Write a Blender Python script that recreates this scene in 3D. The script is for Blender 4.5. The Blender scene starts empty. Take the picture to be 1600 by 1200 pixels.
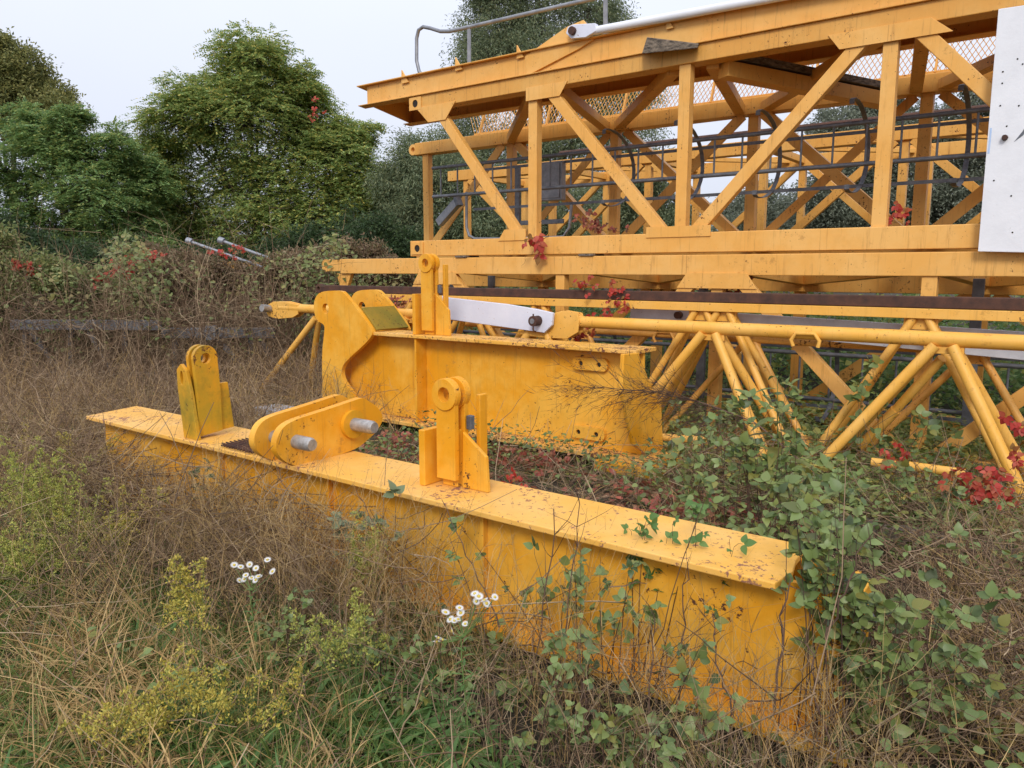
import bpy, math, random
import numpy as np
from mathutils import Vector
from mathutils.geometry import tessellate_polygon
random.seed(7); RNG = np.random.default_rng(11)
SC = bpy.context.scene; COL = SC.collection

# ------------------------------------------------------------------ camera, sky, sun, exposure
CAMZ = 1.6; FPX = 1200.0; HORY = 421.0; VPX = -808.0
PITCH = math.atan((600 - HORY) / FPX)
cam = bpy.data.cameras.new('camera'); camo = bpy.data.objects.new('camera', cam); COL.objects.link(camo)
cam.sensor_width = 36; cam.lens = 27; cam.clip_start = .05; cam.clip_end = 3000
camo.location = (0, 0, CAMZ); camo.rotation_euler = (math.radians(90) - PITCH, 0, 0)
SC.camera = camo
SUN_EL, SUN_AZ = 36, 190          # azimuth clockwise from +Y : behind the camera
world = bpy.data.worlds.new('World'); SC.world = world; world.use_nodes = True
nt = world.node_tree; bg = nt.nodes['Background']
sky = nt.nodes.new('ShaderNodeTexSky'); sky.sky_type = 'NISHITA'; sky.sun_disc = False
sky.sun_elevation = math.radians(SUN_EL); sky.sun_rotation = math.radians(SUN_AZ); sky.dust_density = 4
ovc = nt.nodes.new('ShaderNodeMixRGB'); ovc.inputs[0].default_value = .88
nt.links.new(sky.outputs[0], ovc.inputs[1])
tcw = nt.nodes.new('ShaderNodeTexCoord'); nzw = nt.nodes.new('ShaderNodeTexNoise'); nzw.inputs['Scale'].default_value = 1.6
nzw.inputs['Detail'].default_value = 5
crw = nt.nodes.new('ShaderNodeValToRGB')
crw.color_ramp.elements[0].position = .3; crw.color_ramp.elements[0].color = (5.6, 5.9, 6.9, 1)
crw.color_ramp.elements[1].position = .7; crw.color_ramp.elements[1].color = (6.1, 6.35, 7.2, 1)
nt.links.new(tcw.outputs['Generated'], nzw.inputs['Vector']); nt.links.new(nzw.outputs['Fac'], crw.inputs[0])
sep = nt.nodes.new('ShaderNodeSeparateXYZ'); nt.links.new(tcw.outputs['Generated'], sep.inputs[0])
zr = nt.nodes.new('ShaderNodeMapRange'); zr.inputs['From Min'].default_value = 0; zr.inputs['From Max'].default_value = 1
zr.inputs['To Min'].default_value = .92; zr.inputs['To Max'].default_value = 1.75; nt.links.new(sep.outputs['Z'], zr.inputs['Value'])
vm = nt.nodes.new('ShaderNodeVectorMath'); vm.operation = 'SCALE'; nt.links.new(crw.outputs[0], vm.inputs[0]); nt.links.new(zr.outputs[0], vm.inputs['Scale'])
nt.links.new(vm.outputs[0], ovc.inputs[2]); nt.links.new(ovc.outputs[0], bg.inputs[0])
bg.inputs[1].default_value = .115
sl = bpy.data.lights.new('sun', 'SUN'); so = bpy.data.objects.new('sun', sl); COL.objects.link(so)
sl.energy = 1.5; sl.angle = math.radians(16); sl.color = (1, .96, .9)
a = math.radians(SUN_AZ); e = math.radians(SUN_EL)
sd = Vector((math.sin(a) * math.cos(e), math.cos(a) * math.cos(e), math.sin(e)))
so.rotation_euler = sd.to_track_quat('Z', 'Y').to_euler()
SC.view_settings.view_transform = 'Standard'; SC.view_settings.look = 'None'
SC.view_settings.exposure = .31; SC.view_settings.gamma = 1

# ------------------------------------------------------------------ coordinates
# the yard's steel all lies along one direction: s = along it, t = away from the viewer's side, z = up
_az = math.atan((800 - VPX) / math.hypot(FPX, 600 - HORY))
ES = np.array([math.sin(_az), -math.cos(_az), 0]); ET = np.array([math.cos(_az), math.sin(_az), 0]); EZ = np.array([0, 0, 1.])
CP = np.array([0, 0, CAMZ])
_f = np.array([0, math.cos(PITCH), -math.sin(PITCH)]); _u = np.array([0, math.sin(PITCH), math.cos(PITCH)]); _r = np.array([1., 0, 0])
def W(s, t, z): return ES * s + ET * t + EZ * z
def ray(x, y): return _f + _r * (x - 800) / FPX + _u * (600 - y) / FPX
def on_t(x, y, T): d = ray(x, y); return CP + d * (T / (d @ ET))
def on_s(x, y, S): d = ray(x, y); return CP + d * (S / (d @ ES))
def on_z(x, y, z): d = ray(x, y); return CP + d * ((z - CAMZ) / d[2])
def on_d(x, y, D): d = ray(x, y); return CP + d * (D / d[1])
def stz(P): return float(P @ ES), float(P @ ET), float(P[2])
def project(P):
    Q = P - CP; dz = Q @ _f
    return 800 + FPX * (Q @ _r) / dz, 600 - FPX * (Q @ _u) / dz, dz
def gz(x, y):
    q = (x - .35) ** 2 / .8 + (y - 2.25) ** 2 / .35
    return -.08 - .06 * np.exp(-q) + .025 * np.sin(x * 1.7 + .4) * np.cos(y * 1.3) + .015 * np.sin(x * 4.1 + y * 3.3)

# ------------------------------------------------------------------ materials
def nodes_of(name):
    m = bpy.data.materials.new(name); m.use_nodes = True
    return m, m.node_tree, m.node_tree.nodes['Principled BSDF']
def noise(t, vec, scale, detail=4, rough=.6):
    n = t.nodes.new('ShaderNodeTexNoise'); n.inputs['Scale'].default_value = scale
    n.inputs['Detail'].default_value = detail; n.inputs['Roughness'].default_value = rough
    t.links.new(vec, n.inputs['Vector']); return n.outputs['Fac']
def ramp(t, fac, stops):
    r = t.nodes.new('ShaderNodeValToRGB'); el = r.color_ramp.elements
    while len(el) < len(stops): el.new(.5)
    for e_, (p, c) in zip(el, stops):
        e_.position = p; e_.color = (c, c, c, 1) if isinstance(c, (int, float)) else (*c, 1)
    t.links.new(fac, r.inputs[0]); return r.outputs[0]
def mix(t, fac, a_, b_, mode='MIX'):
    n = t.nodes.new('ShaderNodeMixRGB'); n.blend_type = mode
    for i, v in enumerate((fac, a_, b_)):
        if hasattr(v, 'links'): t.links.new(v, n.inputs[i])
        elif isinstance(v, (int, float)): n.inputs[i].default_value = v if i == 0 else (v, v, v, 1)
        else: n.inputs[i].default_value = (*v, 1)
    return n.outputs[0]
def math_(t, op, a_, b_):
    n = t.nodes.new('ShaderNodeMath'); n.operation = op
    for i, v in enumerate((a_, b_)):
        if hasattr(v, 'links'): t.links.new(v, n.inputs[i])
        else: n.inputs[i].default_value = v
    return n.outputs[0]
def mapped(t, scale):
    tc = t.nodes.new('ShaderNodeTexCoord'); mp = t.nodes.new('ShaderNodeMapping')
    mp.inputs['Scale'].default_value = scale; t.links.new(tc.outputs['Object'], mp.inputs[0]); return mp.outputs[0]
def bump(t, b, h, strength, dist=.01):
    n = t.nodes.new('ShaderNodeBump'); n.inputs['Strength'].default_value = strength; n.inputs['Distance'].default_value = dist
    t.links.new(h, n.inputs['Height']); t.links.new(n.outputs[0], b.inputs['Normal'])
def paint(name, base, faded, chip=.62, streak=.5, moss=0., rust=(.10, .035, .015)):
    m, t, b = nodes_of(name); v = mapped(t, (1, 1, 1))
    c = mix(t, ramp(t, noise(t, v, 1.6, 7, .68), [(.42, 0), (.60, 1)]), base, faded)
    c = mix(t, ramp(t, noise(t, v, 9, 6, .7), [(.5, 0), (.75, .22)]), c, tuple(x * .62 for x in base))
    sv = mapped(t, (16, 16, 1.1))
    st = math_(t, 'MULTIPLY', ramp(t, noise(t, sv, 1.5, 6, .75), [(.56, 0), (.74, 1)]), streak)
    c = mix(t, st, c, (.33, .155, .04))
    s2 = math_(t, 'MULTIPLY', ramp(t, noise(t, mapped(t, (38, 38, .9)), 1.0, 4, .6), [(.62, 0), (.76, 1)]), min(.6, streak))
    c = mix(t, s2, c, (.30, .12, .03))
    if moss:
        mm = math_(t, 'MULTIPLY', ramp(t, noise(t, v, 2.1, 6, .7), [(.47, 0), (.66, 1)]), moss)
        c = mix(t, mm, c, (.16, .15, .02))
    c = mix(t, ramp(t, noise(t, v, 5.5, 8, .78), [(.60, 0), (.66, .55)]), c, (.40, .19, .045))
    fine = noise(t, v, 34, 7, .72); area = noise(t, v, 2.6, 3)
    chips = ramp(t, math_(t, 'ADD', fine, math_(t, 'MULTIPLY', area, .45)), [(chip + .225, 0), (chip + .255, 1)])
    c = mix(t, chips, c, rust)
    t.links.new(c, b.inputs['Base Color'])
    t.links.new(ramp(t, chips, [(0, .48), (1, .9)]), b.inputs['Roughness'])
    b.inputs['Specular IOR Level'].default_value = .35
    bump(t, b, math_(t, 'SUBTRACT', math_(t, 'MULTIPLY', noise(t, v, 14, 5), .5), math_(t, 'MULTIPLY', chips, .5)), .25, .006)
    return m
def rough_metal(name, c0, c1, rough=.6, metal=0., scale=12, spots=None):
    m, t, b = nodes_of(name); v = mapped(t, (1, 1, 1))
    c = mix(t, ramp(t, noise(t, v, scale, 6, .7), [(.35, 0), (.65, 1)]), c0, c1)
    if spots: c = mix(t, ramp(t, noise(t, v, 26, 6, .7), [(.66, 0), (.7, 1)]), c, spots)
    t.links.new(c, b.inputs['Base Color']); b.inputs['Roughness'].default_value = rough; b.inputs['Metallic'].default_value = metal
    bump(t, b, noise(t, v, 40, 5), .3, .004); return m
def island(t): return t.nodes.new('ShaderNodeNewGeometry').outputs['Random Per Island']
def leafmat(name, cols, trans=.4, rough=.5, spec=.3):
    m, t, b = nodes_of(name); n = len(cols)
    c = ramp(t, island(t), [((i + .5) / n, c_) for i, c_ in enumerate(cols)])
    v = mapped(t, (1, 1, 1)); c = mix(t, ramp(t, noise(t, v, 1.1, 3), [(.3, .0), (.7, .4)]), c, mix(t, 1., c, (.72, .72, .6), 'MULTIPLY'))
    t.links.new(c, b.inputs['Base Color']); b.inputs['Roughness'].default_value = rough; b.inputs['Specular IOR Level'].default_value = spec
    if trans:
        tr = t.nodes.new('ShaderNodeBsdfTranslucent'); t.links.new(c, tr.inputs[0]); ms = t.nodes.new('ShaderNodeMixShader')
        ms.inputs[0].default_value = trans; t.links.new(b.outputs[0], ms.inputs[1]); t.links.new(tr.outputs[0], ms.inputs[2])
        t.links.new(ms.outputs[0], t.nodes['Material Output'].inputs[0])
    return m
M = {}
M['fade'] = paint('faded_yellow_paint', (.76, .385, .085), (.79, .44, .125), .655, .75)
M['fade2'] = paint('dirty_yellow_paint', (.68, .33, .065), (.70, .38, .095), .635, .9)
M['deep'] = paint('deep_yellow_paint', (.76, .325, .011), (.82, .43, .055), .645, .45, .12)
M['flange'] = paint('flaking_yellow_paint', (.80, .42, .07), (.82, .47, .13), .585, .15, .12, rust=(.27, .12, .075))
M['darkmoss'] = paint('dark_moss_covered_paint', (.30, .20, .02), (.16, .14, .02), .6, .5, .5)
M['edge'] = paint('rust_flecked_yellow_paint', (.78, .40, .06), (.80, .46, .13), .55, .4, .15, rust=(.16, .06, .035))
M['mossy'] = paint('mossy_yellow_paint', (.70, .32, .014), (.45, .28, .02), .63, .5, .95)
M['tube'] = paint('tube_yellow_paint', (.77, .395, .06), (.79, .44, .10), .635, .4)
M['rust'] = rough_metal('rusty_rail_steel', (.045, .022, .016), (.10, .042, .025), .85, 0, 9, (.22, .075, .03))
M['galv'] = rough_metal('galvanised_steel', (.20, .21, .23), (.32, .33, .35), .5, .5, 10)
M['dgalv'] = rough_metal('dull_galvanised_steel', (.10, .11, .13), (.19, .20, .22), .55, .4, 10)
M['pin'] = rough_metal('bare_pin_steel', (.25, .235, .215), (.46, .44, .42), .45, .5, 22, (.13, .07, .045))
M['white'] = rough_metal('white_paint', (.70, .71, .74), (.78, .79, .82), .5, 0, 3, (.58, .57, .56))
M['galvd'] = rough_metal('weathered_grey_steel', (.13, .135, .15), (.20, .205, .22), .65, .2, 10)
M['wlink'] = rough_metal('chipped_white_paint', (.62, .64, .74), (.70, .72, .80), .5, 0, 3, (.30, .13, .06))
M['glink'] = rough_metal('grey_tie_paint', (.42, .43, .47), (.55, .56, .60), .55, 0, 5, (.16, .10, .07))
M['dark'] = rough_metal('hole_shade_and_tape_black', (.012, .01, .008), (.025, .02, .015), .9)  # near-black: shade inside holes put into the colour; also the tape band
M['blue'] = rough_metal('blue_smear', (.35, .5, .75), (.5, .6, .78), .6)
def woodmat():
    m, t, b = nodes_of('weathered_wood'); v = mapped(t, (30, 30, 30)); v2 = mapped(t, (3, 40, 40))
    c = mix(t, ramp(t, noise(t, v2, 1.2, 6), [(.35, 0), (.65, 1)]), (.05, .04, .032), (.24, .19, .14))
    t.links.new(c, b.inputs['Base Color']); b.inputs['Roughness'].default_value = .9; bump(t, b, noise(t, v2, 1.2, 6), .8, .01); return m
M['wood'] = woodmat()
def groundmat():
    m, t, b = nodes_of('weedy_soil'); v = mapped(t, (1, 1, 1))
    c = mix(t, ramp(t, noise(t, v, .9, 6), [(.4, 0), (.6, 1)]), (.045, .034, .022), (.035, .036, .016))
    c = mix(t, ramp(t, noise(t, v, 30, 6, .7), [(.45, 0), (.7, .8)]), c, (.11, .08, .05))
    t.links.new(c, b.inputs['Base Color']); b.inputs['Roughness'].default_value = .95; bump(t, b, noise(t, v, 45, 6, .7), 1, .03); return m
M['ground'] = groundmat()
M['bark'] = rough_metal('bark', (.055, .042, .03), (.12, .095, .07), .9, 0, 14)
M['robinia'] = leafmat('robinia_leaf', [(0.197, 0.299, 0.101), (0.284, 0.389, 0.127), (0.393, 0.471, 0.145), (0.245, 0.358, 0.118), (0.752, 0.618, 0.165), (0.336, 0.423, 0.145)])
M['robinia_blue'] = leafmat('bluish_robinia_leaf', [(0.163, 0.277, 0.107), (0.237, 0.368, 0.136), (0.311, 0.444, 0.156), (0.212, 0.320, 0.122), (0.439, 0.460, 0.136)])
M['olive'] = leafmat('olive_leaf', [(0.202, 0.216, 0.069), (0.270, 0.270, 0.095), (0.378, 0.338, 0.108), (0.163, 0.189, 0.076)])
M['willow'] = leafmat('willow_leaf', [(0.150, 0.198, 0.108), (0.205, 0.253, 0.139), (0.265, 0.301, 0.169), (0.132, 0.179, 0.101), (0.337, 0.350, 0.179)])
M['poplar'] = leafmat('poplar_leaf', [(0.161, 0.185, 0.134), (0.228, 0.256, 0.189), (0.304, 0.323, 0.237), (0.143, 0.161, 0.113)])
M['darkleaf'] = leafmat('dark_leaf', [(0.047, 0.086, 0.034), (0.068, 0.113, 0.045), (0.095, 0.138, 0.052), (0.061, 0.086, 0.044)])
M['hedge'] = leafmat('hedge_leaf', [(0.212, 0.263, 0.095), (0.285, 0.325, 0.122), (0.169, 0.230, 0.086), (0.426, 0.401, 0.150), (0.341, 0.263, 0.135), (0.256, 0.309, 0.122)])
M['hedgeb'] = leafmat('browned_hedge_leaf', [(0.260, 0.178, 0.100), (0.308, 0.225, 0.130), (0.178, 0.178, 0.083), (0.378, 0.260, 0.165), (0.202, 0.130, 0.090)])
M['bramble'] = leafmat('bramble_leaf', [(0.220, 0.214, 0.049), (0.066, 0.102, 0.037), (0.131, 0.190, 0.056), (0.175, 0.240, 0.071), (0.218, 0.282, 0.091), (0.114, 0.162, 0.051), (0.263, 0.302, 0.091), (0.158, 0.212, 0.065)], .22, .42, .4)
M['bramble_grey'] = leafmat('greyish_bramble_leaf', [(0.173, 0.220, 0.112), (0.219, 0.264, 0.150), (0.139, 0.187, 0.093), (0.185, 0.220, 0.122)], .22, .45, .4)
M['fresh'] = leafmat('fresh_green_leaf', [(0.098, 0.196, 0.052), (0.128, 0.233, 0.066), (0.157, 0.262, 0.079)], .3)
M['yellowleaf'] = leafmat('yellowing_leaf', [(.42, .33, .06), (.34, .30, .07), (.25, .27, .06)], .3)
M['golden'] = leafmat('goldenrod_plume', [(0.445, 0.395, 0.074), (0.570, 0.478, 0.090), (0.678, 0.513, 0.103), (0.338, 0.347, 0.074), (0.534, 0.395, 0.090)], .25)
M['goldgreen'] = leafmat('green_goldenrod_plume', [(0.353, 0.370, 0.079), (0.459, 0.464, 0.106), (0.564, 0.525, 0.119), (0.283, 0.324, 0.079)], .25)
M['red'] = leafmat('red_creeper_leaf', [(.30, .16, .05), (0.442, 0.039, 0.030), (0.527, 0.066, 0.047), (0.357, 0.033, 0.025), (0.561, 0.122, 0.076), (0.425, 0.099, 0.043)], .3)
M['dullred'] = leafmat('dull_red_leaf', [(0.360, 0.090, 0.066), (0.456, 0.132, 0.084), (0.264, 0.072, 0.054), (0.432, 0.204, 0.108), (0.216, 0.108, 0.060)], .2)
M['straw'] = leafmat('straw', [(0.590, 0.395, 0.167), (0.443, 0.286, 0.124), (0.708, 0.504, 0.239), (0.324, 0.204, 0.088), (0.515, 0.355, 0.155)], .2)
M['twig'] = leafmat('dry_twig', [(0.115, 0.075, 0.050), (0.276, 0.184, 0.117), (0.506, 0.380, 0.245), (0.075, 0.048, 0.033), (0.368, 0.253, 0.162), (0.172, 0.109, 0.069)], 0, .8, .1)
M['dtwig'] = leafmat('dark_twig', [(0.078, 0.047, 0.036), (0.117, 0.072, 0.055), (0.156, 0.098, 0.072), (0.065, 0.039, 0.033)], 0, .8, .1)
M['grass'] = leafmat('green_grass', [(0.094, 0.155, 0.036), (0.137, 0.217, 0.050), (0.188, 0.264, 0.063), (0.256, 0.264, 0.084), (0.112, 0.171, 0.042)], .3)
M['gstem'] = leafmat('green_stem', [(.14, .22, .06), (.17, .25, .08)], .1)
M['petal'] = leafmat('white_petal', [(0.800, 0.800, 0.820), (0.850, 0.840, 0.820)], .3)
M['eye'] = leafmat('yellow_flower_eye', [(.55, .42, .05), (.6, .45, .08)], 0)

# ------------------------------------------------------------------ objects
ORG = {}
def tag(o, label=None, cat=None, group=None, kind=None):
    if label: o['label'] = label
    if cat: o['category'] = cat
    if group: o['group'] = group
    if kind: o['kind'] = kind
    return o
def thing(name, org, label, cat, group=None):
    o = bpy.data.objects.new(name, None); COL.objects.link(o); o.location = tuple(org); o.empty_display_size = .1
    ORG[o] = np.array(org, float); return tag(o, label, cat, group)
def link(name, me, mat, parent=None, org=None):
    o = bpy.data.objects.new(name, me); COL.objects.link(o); me.materials.append(mat)
    if parent is not None: o.parent = parent; ORG[o] = ORG[parent]
    else: o.location = tuple(org); ORG[o] = np.array(org, float)
    return o
def np_mesh(name, V, FS, mat, parent=None, org=None, smooth=False):
    """V (n,3) world points; FS list of (m,k) face index arrays"""
    org_ = ORG[parent] if parent is not None else (np.array(org, float) if org is not None else np.zeros(3))
    V = np.asarray(V, float) - org_; me = bpy.data.meshes.new(name)
    FS = [np.asarray(f, np.int32) for f in FS if len(f)]
    me.vertices.add(len(V)); me.vertices.foreach_set('co', V.astype(np.float32).ravel())
    loops = np.concatenate([f.ravel() for f in FS]); tot = np.concatenate([np.full(len(f), f.shape[1], np.int32) for f in FS])
    me.loops.add(len(loops)); me.loops.foreach_set('vertex_index', loops)
    me.polygons.add(len(tot)); st = np.zeros(len(tot), np.int32); st[1:] = np.cumsum(tot)[:-1]
    me.polygons.foreach_set('loop_start', st); me.polygons.foreach_set('loop_total', tot)
    if smooth: me.polygons.foreach_set('use_smooth', np.ones(len(tot), bool))
    me.update(calc_edges=True); me.validate()
    return link(name, me, mat, parent, org_ if parent is None else None)
class MB:
    def __init__(s): s.v = []; s.f = []; s.sm = []
    def add(s, vs, fs, smooth=False):
        o = len(s.v); s.v += [tuple(p) for p in vs]; s.f += [tuple(i + o for i in f) for f in fs]; s.sm += [smooth] * len(fs); return s
    def hexa(s, b, t): # b,t : 4 points each
        return s.add(list(b) + list(t), [(3, 2, 1, 0), (4, 5, 6, 7)] + [(i, (i + 1) % 4, 4 + (i + 1) % 4, 4 + i) for i in range(4)])
    def box(s, s0, s1, t0, t1, z0, z1):
        q = [(s0, t0), (s1, t0), (s1, t1), (s0, t1)]
        return s.hexa([W(a_, b_, z0) for a_, b_ in q], [W(a_, b_, z1) for a_, b_ in q])
    def bar(s, p, q, w, h, nrm=None):
        nrm = ET if nrm is None else np.asarray(nrm, float)
        d = q - p; d = d / np.linalg.norm(d); nrm = nrm - d * (nrm @ d); nrm /= np.linalg.norm(nrm); sd_ = np.cross(d, nrm)
        c = [(-w / 2, -h / 2), (w / 2, -h / 2), (w / 2, h / 2), (-w / 2, h / 2)]
        return s.hexa([p + sd_ * a_ + nrm * b_ for a_, b_ in c], [q + sd_ * a_ + nrm * b_ for a_, b_ in c])
    def angle(s, p, q, w, th, nrm=None):   # L-section
        nrm = ET if nrm is None else nrm
        d = (q - p) / np.linalg.norm(q - p); sd_ = np.cross(d, nrm)
        s.bar(p, q, w, th, nrm); return s.bar(p + sd_ * (w / 2 - th / 2) + nrm * (w / 2), q + sd_ * (w / 2 - th / 2) + nrm * (w / 2), th, w - th * 1.02, nrm)
    def tube(s, pts, r, n=12, caps=True):
        pts = [np.asarray(p, float) for p in pts]; rr = r if hasattr(r, '__len__') else [r] * len(pts)
        prev = None; vs = []
        for i, p in enumerate(pts):
            d = pts[min(i + 1, len(pts) - 1)] - pts[max(i - 1, 0)]; d /= np.linalg.norm(d)
            if prev is None:
                up = EZ if abs(d[2]) < .9 else np.array([1., 0, 0]); x = np.cross(d, up)
            else: x = prev - d * (prev @ d)
            x /= np.linalg.norm(x); prev = x; y = np.cross(d, x)
            vs += [p + rr[i] * (x * math.cos(2 * math.pi * k / n) + y * math.sin(2 * math.pi * k / n)) for k in range(n)]
        fs = [(i * n + k, i * n + (k + 1) % n, (i + 1) * n + (k + 1) % n, (i + 1) * n + k) for i in range(len(pts) - 1) for k in range(n)]
        o = len(s.v); s.add(vs, fs, True)
        if caps: s.add(vs[:n], [tuple(range(n - 1, -1, -1))]); s.add(vs[-n:], [tuple(range(n))])
        return s
    def plate(s, outline, thick, holes=()):
        """outline: coplanar world points; thick: vector of extrusion; holes: lists of coplanar points"""
        loops = [[np.asarray(p, float) for p in outline]] + [[np.asarray(p, float) for p in h] for h in holes]
        flat = [p for l in loops for p in l]; n = len(flat)
        tris = tessellate_polygon([[Vector(p) for p in l] for l in loops])
        top = [p + thick for p in flat]; fs = []
        for t_ in tris:
            a_, b_, c_ = (flat[i] for i in t_); nn = np.cross(b_ - a_, c_ - a_)
            t_ = tuple(t_) if nn @ thick < 0 else tuple(t_)[::-1]
            fs.append(t_); fs.append(tuple(i + n for i in t_[::-1]))
        o = 0
        for l in loops:
            m = len(l)
            for i in range(m): fs.append((o + i, o + (i + 1) % m, n + o + (i + 1) % m, n + o + i))
            o += m
        return s.add(flat + top, fs)
    def build(s, name, mat, parent=None, org=None, bev=0.004):
        org_ = ORG[parent] if parent is not None else np.array(org, float)
        me = bpy.data.meshes.new(name); me.from_pydata([tuple(np.array(v) - org_) for v in s.v], [], s.f)
        me.polygons.foreach_set('use_smooth', s.sm); me.update()
        import bmesh
        bm = bmesh.new(); bm.from_mesh(me); bmesh.ops.recalc_face_normals(bm, faces=bm.faces); bm.to_mesh(me); bm.free()
        o = link(name, me, mat, parent, org_ if parent is None else None)
        if bev:
            md = o.modifiers.new('bevel', 'BEVEL'); md.width = bev; md.segments = 2; md.limit_method = 'ANGLE'; md.angle_limit = math.radians(50)
        return o
def circ(c, a_, b_, r, n=20): return [c + a_ * (r * math.cos(2 * math.pi * k / n)) + b_ * (r * math.sin(2 * math.pi * k / n)) for k in range(n)]
def cyl(p, q, r, n=18): return MB().tube([p, q], r, n)
def chaikin(P, n=2):
    for _ in range(n):
        Q = np.roll(P, -1, 0); P = np.stack([P * .75 + Q * .25, P * .25 + Q * .75], 1).reshape(-1, 3)
    return P
def Tpts(pts, T): return [on_t(x, y, T) for x, y in pts]

# ------------------------------------------------------------------ vectorised foliage helpers
def unit(A): return A / np.maximum(np.linalg.norm(A, axis=-1, keepdims=True), 1e-9)
def rnd_dir(n): return unit(RNG.normal(size=(n, 3)))
class Soup:
    """collects numpy geometry for one mesh"""
    def __init__(s): s.V = []; s.F = {3: [], 4: []}; s.n = 0
    def add(s, V, *F):
        V = V.reshape(-1, 3); s.V.append(V)
        for f in F: s.F[f.shape[-1]].append(f.reshape(-1, f.shape[-1]) + s.n)
        s.n += len(V)
    def diamonds(s, P, D, N, L, Wd, fold=.25):
        """simple leaf: one folded diamond per leaf"""
        n = len(P); S = unit(np.cross(D, N)); N = np.cross(S, D); L = np.broadcast_to(L, n)[:, None]; Wd = np.broadcast_to(Wd, n)[:, None]
        V = np.stack([P, P + D * L * .45 + S * Wd * .5 + N * Wd * fold, P + D * L, P + D * L * .45 - S * Wd * .5 + N * Wd * fold], 1)
        i = np.arange(n)[:, None] * 4
        s.add(V, i + np.array([0, 1, 2, 3]))
    def ovates(s, P, D, N, L, Wd, fold=.18, droop=.2):
        """ovate leaf, folded along its midrib and curving over"""
        n = len(P); S = unit(np.cross(D, N)); N = np.cross(S, D); L = np.broadcast_to(L, n)[:, None]; Wd = np.broadcast_to(Wd, n)[:, None]
        ts = (.10, .30, .56, .82); ws = (.27, .48, .45, .24); j = RNG.uniform(.85, 1.12, (n, 1))
        def mid(t): return P + D * L * t - N * L * droop * t * t
        def side(t, w, g): return mid(t) + S * (Wd * w * g * (j if g > 0 else 2 - j)) + N * (Wd * w * fold)
        V = np.stack([mid(0)] + [mid(t) for t in ts] + [mid(1.)] + [side(t - .03, w, 1) for t, w in zip(ts, ws)] + [side(t - .03, w, -1) for t, w in zip(ts, ws)], 1)
        i = np.arange(n)[:, None] * 14
        s.add(V, i + np.array([0, 1, 6]), i + np.array([0, 10, 1]), i + np.array([4, 5, 9]), i + np.array([4, 13, 5]),
              *[i + np.array([k_ + 1, k_ + 2, k_ + 7, k_ + 6]) for k_ in range(3)], *[i + np.array([k_ + 1, k_ + 10, k_ + 11, k_ + 2]) for k_ in range(3)])
    def ribbons(s, P, w):
        """P (n,k,3) centre lines, w (n,) base width: grass blades tapering to a tip"""
        n, k, _ = P.shape; T = np.gradient(P, axis=1); up = rnd_dir(n)[:, None, :]
        S = unit(np.cross(T, np.broadcast_to(up, T.shape))); tt = np.linspace(0, 1, k)[None, :, None]
        ww = np.asarray(w)[:, None, None] * (1 - tt ** 1.5 * .92) * .5
        V = np.stack([P - S * ww, P + S * ww], 2); i = np.arange(n)[:, None, None] * (2 * k) + np.arange(k - 1)[None, :, None] * 2
        s.add(V, (i + np.array([0, 1, 3, 2])[None, None, :]))
    def stems(s, P, r, m=3, taper=.75):
        n, k, _ = P.shape; T = unit(np.gradient(P, axis=1)); ref = np.where(np.abs(T[:, :1, 2:]) > .8, np.array([1., 0, 0]), np.array([0, 0, 1.]))
        X = unit(np.cross(T, np.broadcast_to(ref, T.shape))); Y = np.cross(T, X)
        rr = np.asarray(r)[:, None, None] * (1 - taper * np.linspace(0, 1, k)[None, :, None])
        V = np.stack([P + rr * (X * math.cos(2 * math.pi * j / m) + Y * math.sin(2 * math.pi * j / m)) for j in range(m)], 2)
        i = np.arange(n)[:, None, None, None] * (k * m) + np.arange(k - 1)[None, :, None, None] * m
        j = np.arange(m)[None, None, :, None]; j2 = (j + 1) % m
        s.add(V, np.concatenate([i + j, i + j2, i + m + j2, i + m + j], -1))
    def build(s, name, mat, parent=None, org=None, smooth=False):
        return np_mesh(name, np.concatenate(s.V), [np.concatenate(f) for f in s.F.values() if f], mat, parent, org, smooth)
def arcs(B, D, L, k, bend, wig=0.):
    """centre lines from base B going along D for length L, bending by vectors bend"""
    t = np.linspace(0, 1, k)[None, :, None]; L = np.broadcast_to(L, len(B))[:, None, None]
    P = B[:, None, :] + D[:, None, :] * L * t + bend[:, None, :] * L * t * t
    if wig: P = P + RNG.normal(size=P.shape) * wig * L * (t > 0)
    return P
def pt(p, n): return np.broadcast_to(np.asarray(p, float), (n, 3)).copy()

# ================================================================== SETTING: ground
def make_ground():
    ax = np.concatenate([-np.geomspace(900, 14, 16), np.linspace(-12, 12, 97), np.geomspace(14, 900, 16)])
    ay = np.concatenate([-np.geomspace(300, 3, 8), np.linspace(-2, 22, 97), np.geomspace(24, 1500, 18)])
    X, Y = np.meshgrid(ax, ay); V = np.stack([X, Y, gz(X, Y)], -1).reshape(-1, 3)
    ny, nx = X.shape; i = (np.arange(ny - 1)[:, None] * nx + np.arange(nx - 1)[None]).ravel()
    o = np_mesh('ground', V, [np.stack([i, i + 1, i + nx + 1, i + nx], -1)], M['ground'], org=(0, 0, 0), smooth=True)
    tag(o, 'weedy brown soil under the grass and steel', 'ground', kind='structure')
make_ground()

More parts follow.
